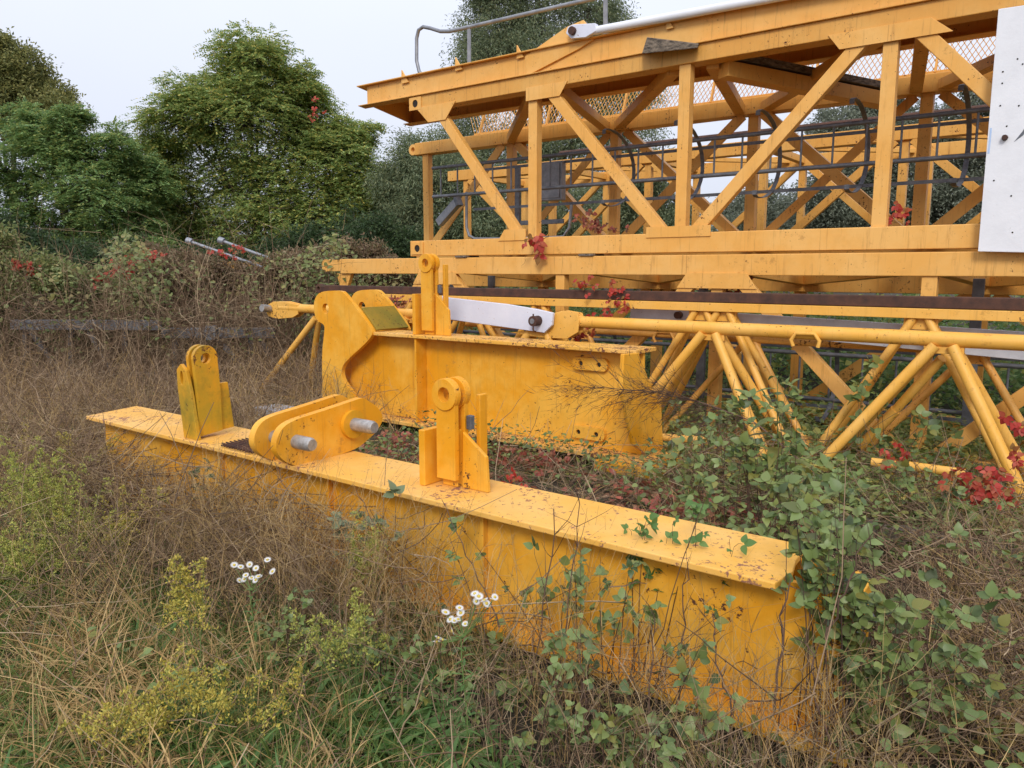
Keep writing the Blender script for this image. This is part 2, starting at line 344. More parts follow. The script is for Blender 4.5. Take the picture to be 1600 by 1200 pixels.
# ================================================================== STEEL
def vert_plate_lug(root, s0, t0, z0, hr, hg, k=1., mat='deep', gus=True):
    """upright lifting lug: ring plates on a strap, an end gusset and a side gusset; base centre (s0,t0,z0)"""
    R = .08 * k; r = .036 * k; w = .062 * k
    for dt in (0., .075):
        c = W(s0, t0 + dt, z0 + hr)
        out = [W(s0 - w, t0 + dt, z0 + .04), W(s0 + w, t0 + dt, z0 + .04)] + [c + ES * (R * math.cos(a_)) + EZ * (R * math.sin(a_)) for a_ in np.linspace(-.7, math.pi + .7, 22)]
        o = MB().plate(out, ET * .03, [circ(c, ES, EZ, r)]).build('strap', M[mat], root)
        b_ = MB().plate(circ(c - ET * .012, ES, EZ, R * .98, 26), ET * .014, [circ(c - ET * .012, ES, EZ, r * 1.02, 26)]); b_.build('ring_collar', M[mat], o, bev=.002)
    MB().box(s0 - w * .8, s0 + w * .8, t0 + .031, t0 + .074, z0, z0 + hg * 1.02).build('backing_block', M[mat], root)
    MB().box(s0 - w - .075, s0 - w - .035, t0 - .05, t0 + .13, z0, z0 + hg).build('gusset', M[mat], root)
    g = .17 * k
    MB().plate([W(s0 + w + .005, t0 + .045, z0), W(s0 + w + g, t0 + .045, z0), W(s0 + w + g * .93, t0 + .045, z0 + hg * .62), W(s0 + w + .01, t0 + .045, z0 + hg)], ET * .022).build('gusset', M[mat], root)
    MB().box(s0 + w + .02, s0 + w + .045, t0 + .14, t0 + .2, z0, z0 + hr * .98).build('upright_bar', M[mat], root)
    MB().box(s0 + w + .004, s0 + w + .036, t0 + .08, t0 + .11, z0 + hg * 1.02, z0 + hg * 1.02 + .07 * k).build('locking_pin', M['dgalv'], root)

def base_beam():
    zt, zb = .52, -.05; s0, s1 = -5.93, -.80; tn, tf = 2.58, 3.03
    root = thing('base_beam', W(-3.3, 2.8, zb), 'long low yellow cross beam lying among weeds in front, with flaking flat top, two upright lugs and a pinned bracket', 'steel beam')
    far0 = on_z(192, 630, zt); fs0 = stz(far0)[0]
    fl = [W(s0, tn, zt), W(s1, tn, zt), W(s1 + .015, tn + .15, zt), W(s1 - .01, tn + .27, zt), W(s1 - .02, tf, zt), W(s0 - .12, tf, zt)]
    MB().plate(fl, EZ * -.028).build('top_flange', M['flange'], root, bev=.006)
    MB().box(s0, -.53, tn, tf, zb - .02, zb + .012).build('bottom_flange', M['deep'], root)
    MB().box(s0 + .02, -.60, 2.70, 2.725, zb + .013, zt - .029).build('web', M['deep'], root)
    MB().box(s0 + .02, -.60, 2.93, 2.955, zb + .013, zt - .029).build('web', M['deep'], root)
    for s in (-4.35, -3.3, -2.2): MB().box(s, s + .02, 2.665, 2.699, zb + .014, zt - .03).build('stiffener', M['mossy'] if s < -3.5 else M['deep'], root)
    MB().box(-.597, -.565, 2.685, 2.97, zb + .013, zt - .06).build('end_plate', M['deep'], root)
    for z in (.1, .34):
        for t in (2.72, 2.9): cyl(W(-.565, t, z), W(-.53, t, z), .022, 6).build('bolt', M['dgalv'], root, bev=0)
    # middle lug
    s, t, z = stz(on_z(714, 757, zt)); vert_plate_lug(root, s - .01, 2.78, zt + .001, .47, .285)
    # mossy lug near the far end : faces along the beam
    S = stz(on_z(335, 682, zt))[0]
    def P(x, y): return on_s(x, y, S)
    c = P(321.5, 560)
    for k_, ds in enumerate((0, -.06)):
        out = [P(311, 683), P(348, 672), P(345, 610)] + [c + ET * (.085 * math.cos(a_)) + EZ * (.085 * math.sin(a_)) for a_ in np.linspace(-.2, math.pi + .2, 18)] + [P(308, 610)]
        MB().plate([p + ES * ds for p in out], ES * -.03, [circ(c + ES * ds, ET, EZ, .034)]).build('strap', M['mossy'], root)
    MB().plate([p + ES * -.015 for p in (P(346, 673), P(368, 667), P(358, 597), P(345, 599))], ES * -.025).build('gusset', M['mossy'], root)
    t1 = stz(P(311, 683))[1] - .028; s2 = S + .03
    z1 = stz(P(300, 610))[2]
    o = [W(s2, t1, zt), W(s2 - .16, t1, zt), W(s2 - .2, t1, z1), W(s2 - .2, t1, z1 + .12), W(s2 - .15, t1, z1 + .16), W(s2 - .09, t1, z1 + .12), W(s2 - .05, t1, z1 - .02)]
    cc = W(s2 - .145, t1, z1 + .07)
    MB().plate(o, ET * .025, [circ(cc, ES * .6, EZ * 1.5, .03)]).build('gusset', M['mossy'], root)
    # pinned bracket : two thick plates across the flange
    S1 = stz(on_z(525, 712, zt))[0]
    px = [(431, 691), (432, 708), (445, 722), (464, 729), (492, 727), (525, 713), (558, 701), (572, 690), (590, 673), (600, 654), (592, 637), (574, 625), (569, 622), (564, 622), (535, 632), (499, 644), (457, 657), (439, 670)]
    out = list(chaikin(np.array([on_s(x, y, S1) for x, y in px])))
    out2 = [p - ES * .20 for p in out]
    pa = on_s(463, 690, S1); pb = on_s(549, 662, S1)
    plate_mats = []
    for o_ in (out, out2): plate_mats.append(MB().plate(o_, ES * -.05).build('bracket_plate', M['deep'], root, bev=.008))
    for c_, r in ((pb, .085),): MB().tube([c_ + ES * .001, c_ + ES * .03], r, 24).build('boss_ring', M['mossy'], plate_mats[0], bev=.004)
    for c_, l in ((pa, .14), (pb, .2)):
        MB().tube([c_ - ES * .34, c_ - ES * .29, c_ + ES * (l - .02), c_ + ES * l], [.035, .039, .039, .031], 22).build('pin', M['pin'], root, bev=.003)
    m = MB()
    for i in range(12):
        m.bar(W(S1 - .42 - i * .028, 2.6, zt + .012), W(S1 - .40 - i * .028, 2.95, zt + .012), .008, .01, EZ)
        m.bar(W(S1 - .75, 2.62 + i * .028, zt + .02), W(S1 - .39, 2.61 + i * .028, zt + .02), .006, .008, EZ)
    m.build('grating_scrap', M['rust'], root, bev=0)
base_beam()

def fork_beam():
    zt, zb = .96, .03; tn, tf = 5.47, 6.0
    root = thing('fork_beam', W(-4.5, 5.67, zb), 'deep yellow I-beam with a rounded fork head plate at its left end, lying behind the low beam', 'steel beam')
    sl_ = stz(on_t(583, 528, tn))[0]; sr = stz(on_t(994, 548, tn))[0]
    MB().box(sl_, sr, tn, tf - .17, zt - .035, zt).build('top_flange', M['edge'], root, bev=.006)
    MB().box(sl_ - .4, sr + .15, tn - .02, tf, zb, zb + .04).build('bottom_flange', M['edge'], root, bev=.006)
    MB().box(sl_ - .9, sr - .02, 5.64, 5.67, zb + .041, zt - .036).build('web', M['deep'], root)
    s_ = stz(on_t(655, 600, 5.55))[0]; MB().box(s_, s_ + .022, 5.49, 5.638, zb + .042, zt - .037).build('stiffener', M['deep'], root)
    head = [(492, 475.5), (495.5, 463), (504, 455), (532, 453.6), (540, 457), (584, 514), (583, 528), (541, 565), (535, 579), (537.5, 593), (546, 605), (560, 624), (560, 655), (505, 645), (506, 596), (505, 552), (509.5, 514), (508.6, 507), (499, 502), (494, 493)]
    H = list(chaikin(np.array(Tpts(head, tn)), 2)); hc = on_t(511, 482, tn)
    for dt in (-.02, .50): MB().plate([p + ET * dt for p in H], ET * .05, [circ(hc + ET * dt, ES, EZ, .055)]).build('head_plate', M['deep'], root, bev=.006)
    a_, b_ = on_t(560, 482, tn), on_t(584, 517, tn)
    MB().hexa([a_ + ET * .033, b_ + ET * .033, b_ + ET * .495, a_ + ET * .495], [p + ES * .02 + EZ * .012 for p in (a_ + ET * .033, b_ + ET * .033, b_ + ET * .495, a_ + ET * .495)]).build('cross_plate', M['darkmoss'], root)
    # skewed end plate and foot
    S = sr + .005
    ep = [on_s(x, y, S) for x, y in ((969, 553), (992, 551), (1014, 608), (1028, 632), (1031, 704), (1003, 708), (984, 694), (966, 612))]
    MB().plate(ep, ES * .035).build('end_plate', M['deep'], root, bev=.008)
    p = on_t(1000, 722, 5.42); s_, t_, z_ = stz(p)
    MB().box(s_ - .42, s_ + .12, 5.40, 5.99, -.06, zb - .002).build('foot_block', M['deep'], root, bev=.01)
    for (x, y) in ((921, 569), (917, 677)):
        c = on_t(x, y, 5.60); out = []
        for k_ in range(24):
            an = 2 * math.pi * k_ / 24; q = .045 * np.array([math.cos(an), math.sin(an)]); q[0] += .13 * (1 if math.cos(an) > 0 else -1)
            out.append(c + ES * q[0] + EZ * q[1] * 1.25)
        hs = [circ(c + ES * d_, ES, EZ, .022, 12) for d_ in (-.09, .09)]
        o = MB().plate(out, ET * .038, hs).build('bolt_plate', M['deep'], root)
        for d_ in (-.09, .09): cyl(c + ES * d_ + ET * .02, c + ES * d_ + ET * .037, .0215, 12).build('bolt_hole', M['dark'], o, bev=0)  # black discs painting the shade at the bottom of each hole
    c = stz(on_z(668, 526, zt)); vert_plate_lug(root, stz(on_t(667, 520, 5.55))[0], 5.55, zt + .001, .70, .40, 1.15)
fork_beam()

# ---- lattice jib sections of tube lying on the ground
def jib(root, Tc, zc, rc, apex, feet, tf, zf, rl, s0, s1, chordmat, legmat):
    nn = 14
    MB().tube([W(s0, Tc, zc), W(s1, Tc, zc)], rc, 18).build('chord_tube', chordmat, root, bev=0)
    for T_ in tf: MB().tube([W(min(feet) - .1, T_, zf - .09), W(s1, T_, zf - .09)], rl * 1.05, nn).build('base_tube', legmat, root, bev=0)
    for A in apex:
        for side in (-1, 1):
            f = A + (.60 if side > 0 else -.82)
            for T_ in tf:
                top = W(A + .055 * side, Tc + .03 * (1 if T_ > Tc else -1), zc - rc * .8); bot = W(f, T_, zf)
                MB().tube([top, bot], rl, nn).build('diagonal_tube', legmat, root, bev=0)
        MB().box(A - .13, A + .13, Tc - .02, Tc + .02, zc - rc * 1.9, zc - rc * .6).build('node_plate', legmat, root)
j1 = thing('tubular_jib_section', W(-3.5, 6.0, -.08), 'bright yellow tubular lattice jib section with a round top tube, nearest behind the fork beam', 'crane jib')
TC = 6.32; zc1 = 1.10; TN, TFAR = 6.12, 6.75
def sx(x, y, T): return stz(on_t(x, y, T))[0]
_a = [sx(1110, 524, TC), sx(1475, 546, TC)]; _p = _a[1] - _a[0]
_f0 = sx(1268, 730, TN); _f1 = sx(1600, 790, TN)
jib(j1, TC, zc1, .056, [_a[1] + _p * k_ for k_ in (2, 1, 0, -1, -2, -3)], [_f0 + _p * k_ for k_ in (3, 2, 1, 0, -1, -2, -3, -4)], (TN, TFAR), .02, .04, sx(440, 485, TC), 1.4, M['tube'], M['tube'])
MB().tube([on_t(493, 497, TC - .02), on_t(392, 630, TN)], .04, 14).build('diagonal_tube', M['tube'], j1, bev=0)
MB().tube([on_t(498, 500, TC + .02), on_t(481, 628, TFAR)], .04, 14).build('diagonal_tube', M['tube'], j1, bev=0)
for q in ((1032, 683, 1104, 688), (1362, 722, 1400, 727), (1420, 728, 1508, 740)):
    MB().tube([on_t(q[0], q[1], TN - .12), on_t(q[2], q[3], TN - .12)], .034, 12).build('broken_base_tube', M['tube'], j1, bev=.003)
MB().tube([on_t(391, 629, TN), on_t(383, 641, TN)], .05, 10).build('rusty_foot', M['rust'], j1, bev=0)
def fork_clevis(root, T, px, dz=0):
    o = None
    for dt in (-.05, .035):
        o = MB().plate([p + ET * dt for p in Tpts(px, T)], ET * .02).build('clevis_plate', M['tube'], root, bev=.006)
    return o
fork_clevis(j1, TC, [(421, 488), (423, 476), (432, 471), (450, 471), (470, 476), (470, 491), (462, 496), (440, 498), (424, 494)])
MB().tube([on_t(409, 481, TC - .18), on_t(436, 484, TC + .1)], .05, 20).build('pin', M['pin'], j1)
fork_clevis(j1, TC - .02, [(800, 519), (846, 516), (862, 508), (866, 490), (884, 485), (906, 489), (909, 500), (907, 519), (890, 529), (846, 527)])
for x, y in ((1258, 530),):   # bent hooks under the tube
    p = on_t(x, y, TC - .06); MB().tube([p + ES * -.09 + EZ * -.06, p + ES * -.11 + EZ * -.01, p + ES * -.07 + EZ * .045, p + ES * .07 + EZ * .045, p + ES * .11 + EZ * -.01, p + ES * .1 + EZ * -.06], .016, 10).build('hook', M['tube'], j1, bev=0)
def on_leg(fr):
    a_ = W(_a[1] - .055, TC - .03, zc1 - .045); b_ = W(_a[1] - .82, TN, .02); return a_ + (b_ - a_) * fr
MB().tube([on_leg(.27), on_leg(.31)], .0395, 14).build('tape_band', M['dark'], j1, bev=0)

MB().tube([on_t(1472, 560, TC + .1), on_t(1400, 640, TC + .3), on_t(1346, 697, TC + .4)], .036, 14).build('diagonal_tube', M['tube'], j1, bev=0)
a_, b_ = on_t(1400, 640, TC + .3), on_t(1346, 697, TC + .4); MB().tube([a_, b_], .043, 14).build('sleeve', M['tube'], j1, bev=.003)
T3 = 6.98; z3 = stz(on_t(1050, 523, T3))[2]
j3 = thing('tubular_jib_section', W(-3.5, T3, -.08), 'dirty yellow tubular jib section mostly hidden behind the nearest one, below the grey tie bar', 'crane jib')
MB().tube([W(-6.0, T3, z3), W(1.4, T3, z3)], .036, 14).build('chord_tube', M['fade2'], j3, bev=0)
for A in (sx(1172, 538, T3), sx(1172, 538, T3) + 1.8, sx(1172, 538, T3) - 1.8):
    for f in (-.8, .62): MB().tube([W(A + .04 * (1 if f > 0 else -1), T3, z3 - .02), W(A + f, T3 - .12, .0)], .03, 12).build('diagonal_tube', M['fade2'], j3, bev=0)
    MB().box(A - .1, A + .1, T3 - .012, T3 + .012, z3 - .1, z3 - .02).build('node_plate', M['fade2'], j3)
p = on_t(1037, 526, T3 - .05); MB().tube([p + ES * -.09 + EZ * -.06, p + ES * -.11 + EZ * -.01, p + ES * -.07 + EZ * .045, p + ES * .07 + EZ * .045, p + ES * .11 + EZ * -.01, p + ES * .1 + EZ * -.06], .015, 10).build('hook', M['fade2'], j3, bev=0)
j2 = thing('rail_jib_section', W(-3.5, 6.6, -.08), 'yellow lattice jib section topped by a long dark rusty rail', 'crane jib')
MB().box(-8.2, 1.4, 6.65, 6.75, 1.305, 1.395).build('rail', M['rust'], j2, bev=.008)
MB().box(-7.4, 1.4, 6.63, 6.77, 1.225, 1.302).build('chord_bar', M['tube'], j2)
MB().plate(circ(W(-8.25, 6.66, 1.35), ES, EZ, .06), ET * .07, [circ(W(-8.25, 6.66, 1.35), ES, EZ, .028)]).build('end_eye', M['rust'], j2)
zr = 1.225
_r2 = sx(1440, 489, 6.7); _r1 = sx(1097, 475, 6.7)
for A in [_r2 + (_r2 - _r1) * k_ for k_ in (1, 0, -1, -2, -3)] + [sx(1145, 478, 6.9), sx(735, 520, 6.7)]:
    for side in (-1, 1):
        for T_ in (6.5, 6.98):
            MB().tube([W(A + .05 * side, 6.7 + .02 * (1 if T_ > 6.7 else -1), zr), W(A + .72 * side, T_, .03)], .033, 12).build('diagonal_tube', M['tube'], j2, bev=0)
    MB().box(A - .12, A + .12, 6.685, 6.715, zr - .09, zr - .002).build('node_plate', M['tube'], j2)
for T_ in (6.5, 6.98): MB().tube([W(-7.7, T_, -.08), W(1.2, T_, -.08)], .036, 12).build('base_tube', M['tube'], j2, bev=0)

# ---- tie bars
t1 = thing('tie_bar', on_t(780, 492, TC), 'short pale white flat tie bar with chipped edges, pinned to the round jib tube', 'tie bar')
MB().plate(Tpts([(690, 462), (700, 465), (790, 475), (838, 483), (864, 489), (862, 508), (850, 520), (700, 499)], TC - .13), ET * .035).build('bar', M['wlink'], t1, bev=.005)
c = on_t(841, 501, TC - .13); cyl(c - ET * .10, c + ET * .06, .05, 20).build('pin', M['rust'], t1, bev=.004)
MB().tube([c - ET * .085 + EZ * .07, c - ET * .085 - EZ * .09, c - ET * .085 - EZ * .1 + ES * .03], .008, 8).build('split_pin', M['rust'], t1, bev=0)
MB().tube([c - ET * .108, c - ET * .101], .026, 14).build('pin_centre', M['galv'], t1, bev=0)
t2 = thing('tie_bar', on_t(1300, 520, 6.95), 'long grey flat tie bar running behind the round jib tube under the rusty rail', 'tie bar')
MB().plate(Tpts([(985, 476), (1100, 486), (1700, 525), (1700, 572), (1600, 563), (1100, 514), (985, 500)], 6.86), ET * .03).build('bar', M['glink'], t2)
c = on_t(1062, 492, 6.86); cyl(c - ET * .06, c + ET * .05, .035, 16).build('pin', M['rust'], t2)

# ---- lattice tower sections
def face(root, T, zb0, zb1, zt0, zt1, s0, s1, nodes, mode, mat, depth=.18, post=.105, diag=.105, gus=True, bottom=True, ends=False):
    """one side of a lattice section; nodes: post positions; mode 0 -> first diagonal falls to the right"""
    if bottom: MB().box(s0, s1, T, T + depth, zb0, zb1).build('chord', mat, root, bev=.007)
    MB().box(s0, s1, T, T + depth, zt0, zt1).build('chord', mat, root, bev=.007)
    tm = T + .06
    for i, s in enumerate(nodes):
        MB().bar(W(s, tm + .03, zb1 - .002), W(s, tm + .03, zt0 + .002), post, .1).build('post', mat, root)
        if i + 1 < len(nodes):
            a_, b_ = s + .1, nodes[i + 1] - .1
            za, zb = (zt0 + .0, zb1) if (i + mode) % 2 == 0 else (zb1, zt0)
            MB().bar(W(a_, tm - .02, za), W(b_, tm - .02, zb), diag, .07).build('diagonal', mat, root)
        if gus:
            if (i + mode) % 2 == 0: q = [(s - .24, zt0 + .03), (s + .24, zt0 + .03), (s + .2, zt0 - .1), (s - .2, zt0 - .1)]
            else: q = [(s - .24, zb1 - .03), (s + .24, zb1 - .03), (s + .2, zb1 + .07), (s - .2, zb1 + .07)]
            MB().plate([W(a_, T - .014, z_) for a_, z_ in q], ET * .012).build('gusset_plate', mat, root, bev=.002)

# upper section (front face at t 7.1, far face at t 9.05)
up = thing('tower_section', W(-3, 8, 1.78), 'faded yellow lattice crane section on top of the stack, carrying the box girder and handrail', 'crane section')
N1 = [-5.09, -3.31, -1.51, .28, 2.05]
zb0, zb1, zt0, zt1 = 1.765, 1.955, 3.53, 3.69
MB().box(-6.97, 2.1, 7.1, 7.29, zb0, zb1).build('chord', M['fade'], up, bev=.007)
MB().box(-6.86, 2.1, 7.1, 7.29, zt0, zt1).build('chord', M['fade2'], up, bev=.007)
for c_ in (W(-6.83, 7.098, 3.60), W(-6.84, 7.098, 1.86)):
    MB().plate([c_ + ES * a_ + EZ * b_ for a_, b_ in ((-.1, -.075), (.1, -.075), (.1, .075), (-.1, .075))], ET * -.012, [circ(c_, ES, EZ, .045)]).build('eye_plate', M['fade'], up, bev=.002)
    MB().plate(circ(c_ - ET * .001, ES, EZ, .045), ET * -.002).build('eye_hole', M['dark'], up, bev=0)  # black disc on the chord face, painted shade of the eye opening
def post(s, T=7.17, a_=zb1, b_=zt0, w=.115, m='fade', r=up): MB().bar(W(s, T, a_), W(s, T, b_), w, .1).build('post', M[m], r)
for s in N1: post(s)
def dg(sa, za, sb, zb_, T=7.145, w=.115, m='fade', r=up): MB().bar(W(sa, T, za), W(sb, T, zb_), w, .08).build('diagonal', M[m], r)
dg(-6.47, zt0 - .06, -5.26, zb1 + .01); dg(-4.9, zt0, -3.5, zb1 + .02); dg(-3.16, zb1 + .0, -1.68, zt0); dg(-1.34, zt0, .12, zb1); dg(.42, zb1, 1.9, zt0)
def gusset(pts, T=7.088, m='fade', r=up, th=.011): MB().plate([W(a_, T, z_) for a_, z_ in pts], ET * th).build('gusset_plate', M[m], r, bev=.002)
gusset([(-6.82, zt0 + .02), (-6.18, zt0 + .02), (-6.34, 3.36), (-6.62, 3.36)])
gusset([(-5.16, zt0 + .03), (-4.62, zt0 + .03), (-4.72, 3.42), (-5.16, 3.42)])
gusset([(-5.55, zb1 - .03), (-5.16, zb1 - .03), (-5.16, 2.05), (-5.46, 2.05)])
gusset([(-3.66, zb1 - .04), (-2.98, zb1 - .04), (-2.98, 2.02), (-3.66, 2.02)])
gusset([(-2.0, zt0 + .03), (-1.22, zt0 + .03), (-1.06, 3.43), (-1.9, 3.43)])
TF = 9.05; N1F = [-8.56, -6.9, -5.19, -3.35, -1.55, .25]
fz0, fz1 = 3.38, 3.56
MB().box(-8.75, 2.1, TF, TF + .19, fz0, fz1).build('chord', M['fade2'], up, bev=.007)
MB().box(-8.75, 2.1, TF, TF + .19, zb0, zb1).build('chord', M['fade2'], up, bev=.007)
MB().plate(circ(W(-8.82, TF + .03, 3.47), ES, EZ, .085), ET * .12, [circ(W(-8.82, TF + .03, 3.47), ES, EZ, .04)]).build('end_eye', M['fade'], up)
for s in N1F: post(s, TF + .09, zb1, fz0, .12, 'fade2')
for k_ in range(5):
    a_, b_ = N1F[k_] + .12, N1F[k_ + 1] - .12
    hi = k_ % 2 == 0
    MB().angle(W(a_, TF + .03, zb1 if hi else fz0), W(b_, TF + .03, fz0 if hi else zb1), .12, .02).build('diagonal', M['fade2'], up, bev=0)
    if k_ > 0: MB().angle(W(a_, TF + .12, fz0 if hi else zb1), W(b_, TF + .12, zb1 if hi else fz0), .10, .02).build('diagonal', M['fade2'], up, bev=0)
# bracing between the two faces, top and bottom
def brace(a_, b_, w=.12, h=.10, m='fade2', r=up, nm='brace'): MB().bar(a_, b_, w, h, EZ).build(nm, M[m], r)
zm = 3.52
for sa, sb in ((-5.2, -6.85), (-4.85, -5.3), (-3.5, -5.1), (-3.1, -3.5), (-1.6, -3.2), (-1.3, -1.65), (.2, -1.4), (.4, .2)):
    brace(W(sa, 7.28, zm + .02), W(sb, TF - .0, zm - .08))
for sa, sb in ((-6.8, -6.85), (-5.1, -6.7), (-5.0, -5.2), (-3.3, -5.0), (-3.3, -3.3), (-1.5, -3.2), (-1.5, -1.5), (.3, -1.4)):
    brace(W(sa, 7.285, 1.86), W(sb, TF + .005, 1.86), .1, .08)
brace(W(-3.0, 7.3, 3.47), W(-1.9, TF, 3.33), .16, .14)
# box girder on the top chord
gz0, gz1 = 3.70, 3.93
MB().plate([W(-7.72, 7.13, gz0), W(2.2, 7.13, gz0), W(2.2, 7.13, gz1), W(-7.72, 7.13, gz1)], ET * .02).build('girder_side', M['fade'], up)
MB().plate([W(-8.2, 8.43, gz0), W(2.2, 8.43, gz0), W(2.2, 8.43, gz1), W(-8.2, 8.43, gz1)], ET * .02).build('girder_side', M['fade'], up)
MB().plate([W(-7.85, 7.07, gz1 + .001), W(2.2, 7.07, gz1 + .001), W(2.2, 8.5, gz1 + .001), W(-8.3, 8.5, gz1 + .001)], EZ * .012).build('girder_deck', M['fade2'], up)
MB().plate([W(-7.83, 7.07, gz0 - .001), W(2.2, 7.07, gz0 - .001), W(2.2, 7.24, gz0 - .001), W(-7.88, 7.24, gz0 - .001)], EZ * -.01).build('girder_lip', M['fade2'], up, bev=.002)
MB().plate([W(-8.26, 8.32, gz0 - .001), W(2.2, 8.32, gz0 - .001), W(2.2, 8.5, gz0 - .001), W(-8.3, 8.5, gz0 - .001)], EZ * -.01).build('girder_lip', M['fade2'], up, bev=.002)
MB().hexa([W(-7.72, 7.15, gz0), W(-8.2, 8.43, gz0), W(-8.18, 8.43, gz0), W(-7.70, 7.15, gz0)], [W(-7.72, 7.15, gz1), W(-8.2, 8.43, gz1), W(-8.18, 8.43, gz1), W(-7.70, 7.15, gz1)]).build('girder_end', M['fade'], up)
for s in (-6.9, -5.6, -4.3, -3.0, -1.7, -.4): MB().box(s, s + .05, 7.26, 8.3, gz1 - .1, gz1 - .002).build('girder_rib', M['fade2'], up)
for x, y in ((627, 125), (711, 105), (807, 86), (1041, 40)):
    MB().plate([on_t(x, y + 6, 7.1), on_t(x + 11, y + 3, 7.1), on_t(x, y - 16, 7.1)], ET * .02).build('deck_fin', M['fade'], up, bev=.002)
MB().plate(Tpts([(820, 88), (885, 42), (911, 31), (919, 40), (927, 62), (905, 76), (820, 120)], 7.105), ET * .022).build('strut_lug', M['fade'], up)
# white strut
p0, p1 = on_t(925, 49, 7.06), on_t(1190, 0, 7.06)
MB().tube([p0, p1 + (p1 - p0) * 1.2], .04, 16).build('strut_tube', M['white'], up, bev=0)
MB().plate(Tpts([(884, 52), (887, 42), (895, 38), (930, 36), (932, 48), (915, 58), (892, 60)], 7.02), ET * .06).build('strut_fork', M['wlink'], up, bev=.006)
c = on_t(894, 48, 7.0); cyl(c - ET * .02, c + ET * .06, .04, 16).build('strut_pin', M['rust'], up)
MB().plate(Tpts([(1093, 30), (1093, 13), (1111, 10), (1113, 27)], 7.12), ET * .02, [circ(on_t(1102, 19, 7.12), ES, EZ, .03)]).build('deck_lug', M['fade'], up)
# handrail on the girder
hp = [(664, 122), (655, 112), (651, 95), (651, 60), (654, 47), (661, 42), (672, 44), (688, 49), (702, 49), (730, 43), (905, 3), (1100, -42)]
MB().tube(Tpts(hp, 8.4), .026, 10).build('handrail', M['galv'], up, bev=0)
for x, y0, y1 in ((733, 43, 110), (946, -6, 70), (1172, -60, 40)): MB().bar(on_t(x, y0, 8.4), on_t(x, y1, 8.4), .05, .02).build('handrail_post', M['galv'], up, bev=0)
# expanded-metal guard on the far chord
def mesh_guard():
    P = []; pitch = .055; z0, z1 = fz1 + .02, fz1 + .40; n = int((2.0 + 7.6) / pitch); h = z1 - z0
    A, B = [], []
    for k_ in range(n):
        s = -7.6 + k_ * pitch
        A += [W(s, TF + .1, z0), W(s, TF + .104, z0)]; B += [W(s + h * .6, TF + .24, z1), W(s - h * .6, TF + .244, z1)]
    S = Soup(); A, B = np.array(A), np.array(B); S.stems(np.stack([A, B], 1), np.full(len(A), .0045), 3, 0); S.build('guard_mesh', M['fade2'], up)
    for z_, t_ in ((z0, .1), (z1, .24)): MB().box(-7.6, 2, TF + t_ - .02, TF + t_ + .02, z_ - .02, z_ + .02).build('guard_rail', M['fade2'], up)
    for k_ in range(8): MB().bar(W(-7.5 + k_ * 1.2, TF + .09, z0), W(-7.5 + k_ * 1.2, TF + .235, z1), .04, .02, ES).build('guard_post', M['fade2'], up, bev=0)
mesh_guard()

# rear section behind it
rr = thing('tower_section', W(-3, 12, 1.7), 'yellow lattice crane section farthest back, glimpsed through the upper section', 'crane section')
face(rr, 11.0, 1.6, 1.78, 3.22, 3.40, -9.8, 2.6, [-9.4, -7.5, -5.7, -3.9, -2.1, -.3, 1.5], 0, M['fade2'], gus=False)
face(rr, 12.8, 1.6, 1.78, 3.22, 3.40, -9.8, 2.6, [-9.4, -7.5, -5.7, -3.9, -2.1, -.3, 1.5], 1, M['fade2'], gus=False)
for s in (-9.4, -7.5, -5.7, -3.9, -2.1, -.3, 1.5):
    brace(W(s, 11.19, 3.31), W(s, 12.79, 3.31), .1, .1, r=rr)
    brace(W(s, 11.19, 3.31), W(s + 1.6, 12.79, 3.31), .08, .06, r=rr)
MB().tube([W(-7.5, 11.3, 3.55), W(2.6, 11.3, 3.55)], .045, 10).build('top_tube', M['rust'], rr, bev=0)
for s in (-9.4, -3.9, 1.5):
    for T_ in (11.1, 12.9): MB().box(s - .08, s + .08, T_ - .08, T_ + .08, -.1, 1.598).build('leg', M['fade2'], rr)

# lower section
lo = thing('tower_section', W(-3, 8, -.05), 'yellow lattice crane section at the bottom of the stack, half hidden by brambles', 'crane section')
N2 = [-8.3, -6.5, -4.7, -2.9, -1.09, .72]
lz0, lz1, lt0, lt1 = -.09, .07, 1.545, 1.74
MB().box(-8.3, 2.1, 7.08, 7.27, lt0, lt1).build('chord', M['fade'], lo, bev=.007)
MB().box(-8.3, 2.1, 7.08, 7.27, lz0, lz1).build('chord', M['fade2'], lo, bev=.007)
e0 = W(-8.62, 7.1, 1.655)
MB().plate([W(-8.28, 7.1, 1.58), W(-8.28, 7.1, 1.73)] + [e0 + ES * (.085 * math.cos(a_)) + EZ * (.085 * math.sin(a_)) for a_ in np.linspace(1.2, 2 * math.pi - 1.2, 16)], ET * .12, [circ(e0, ES, EZ, .04)]).build('end_eye', M['fade'], lo)
MB().plate([W(a_, 7.12, z_) for a_, z_ in ((-8.42, lt0 - .002), (-8.12, lt0 - .002), (-8.2, 1.38), (-8.36, 1.38))], ET * .06).build('end_bracket', M['fade'], lo)
for i, s in enumerate(N2[1:]):
    MB().bar(W(s, 7.15, lz1), W(s, 7.15, lt0), .115, .1).build('post', M['fade'], lo)
    if i % 2 == 0 or True:
        pass
for sa, za, sb, zb_ in ((-6.3, lt0, -4.85, lz1), (-4.55, lz1, -3.08, lt0), (-2.72, lt0, -1.25, lz1), (-.93, lz1, .55, lt0), (-8.1, lz1, -6.7, lt0)):
    dg(sa, za, sb, zb_, 7.12, .115, 'fade', lo)
for s in (-6.5, -2.9, .72): gusset([(s - .36, lt0 - .001), (s + .36, lt0 - .001), (s + .27 + .1, 1.41), (s - .37, 1.41)] if False else [(s - .3, lt0 + .02), (s + .3, lt0 + .02), (s + .4, 1.42), (s - .4, 1.42)], 7.066, r=lo)
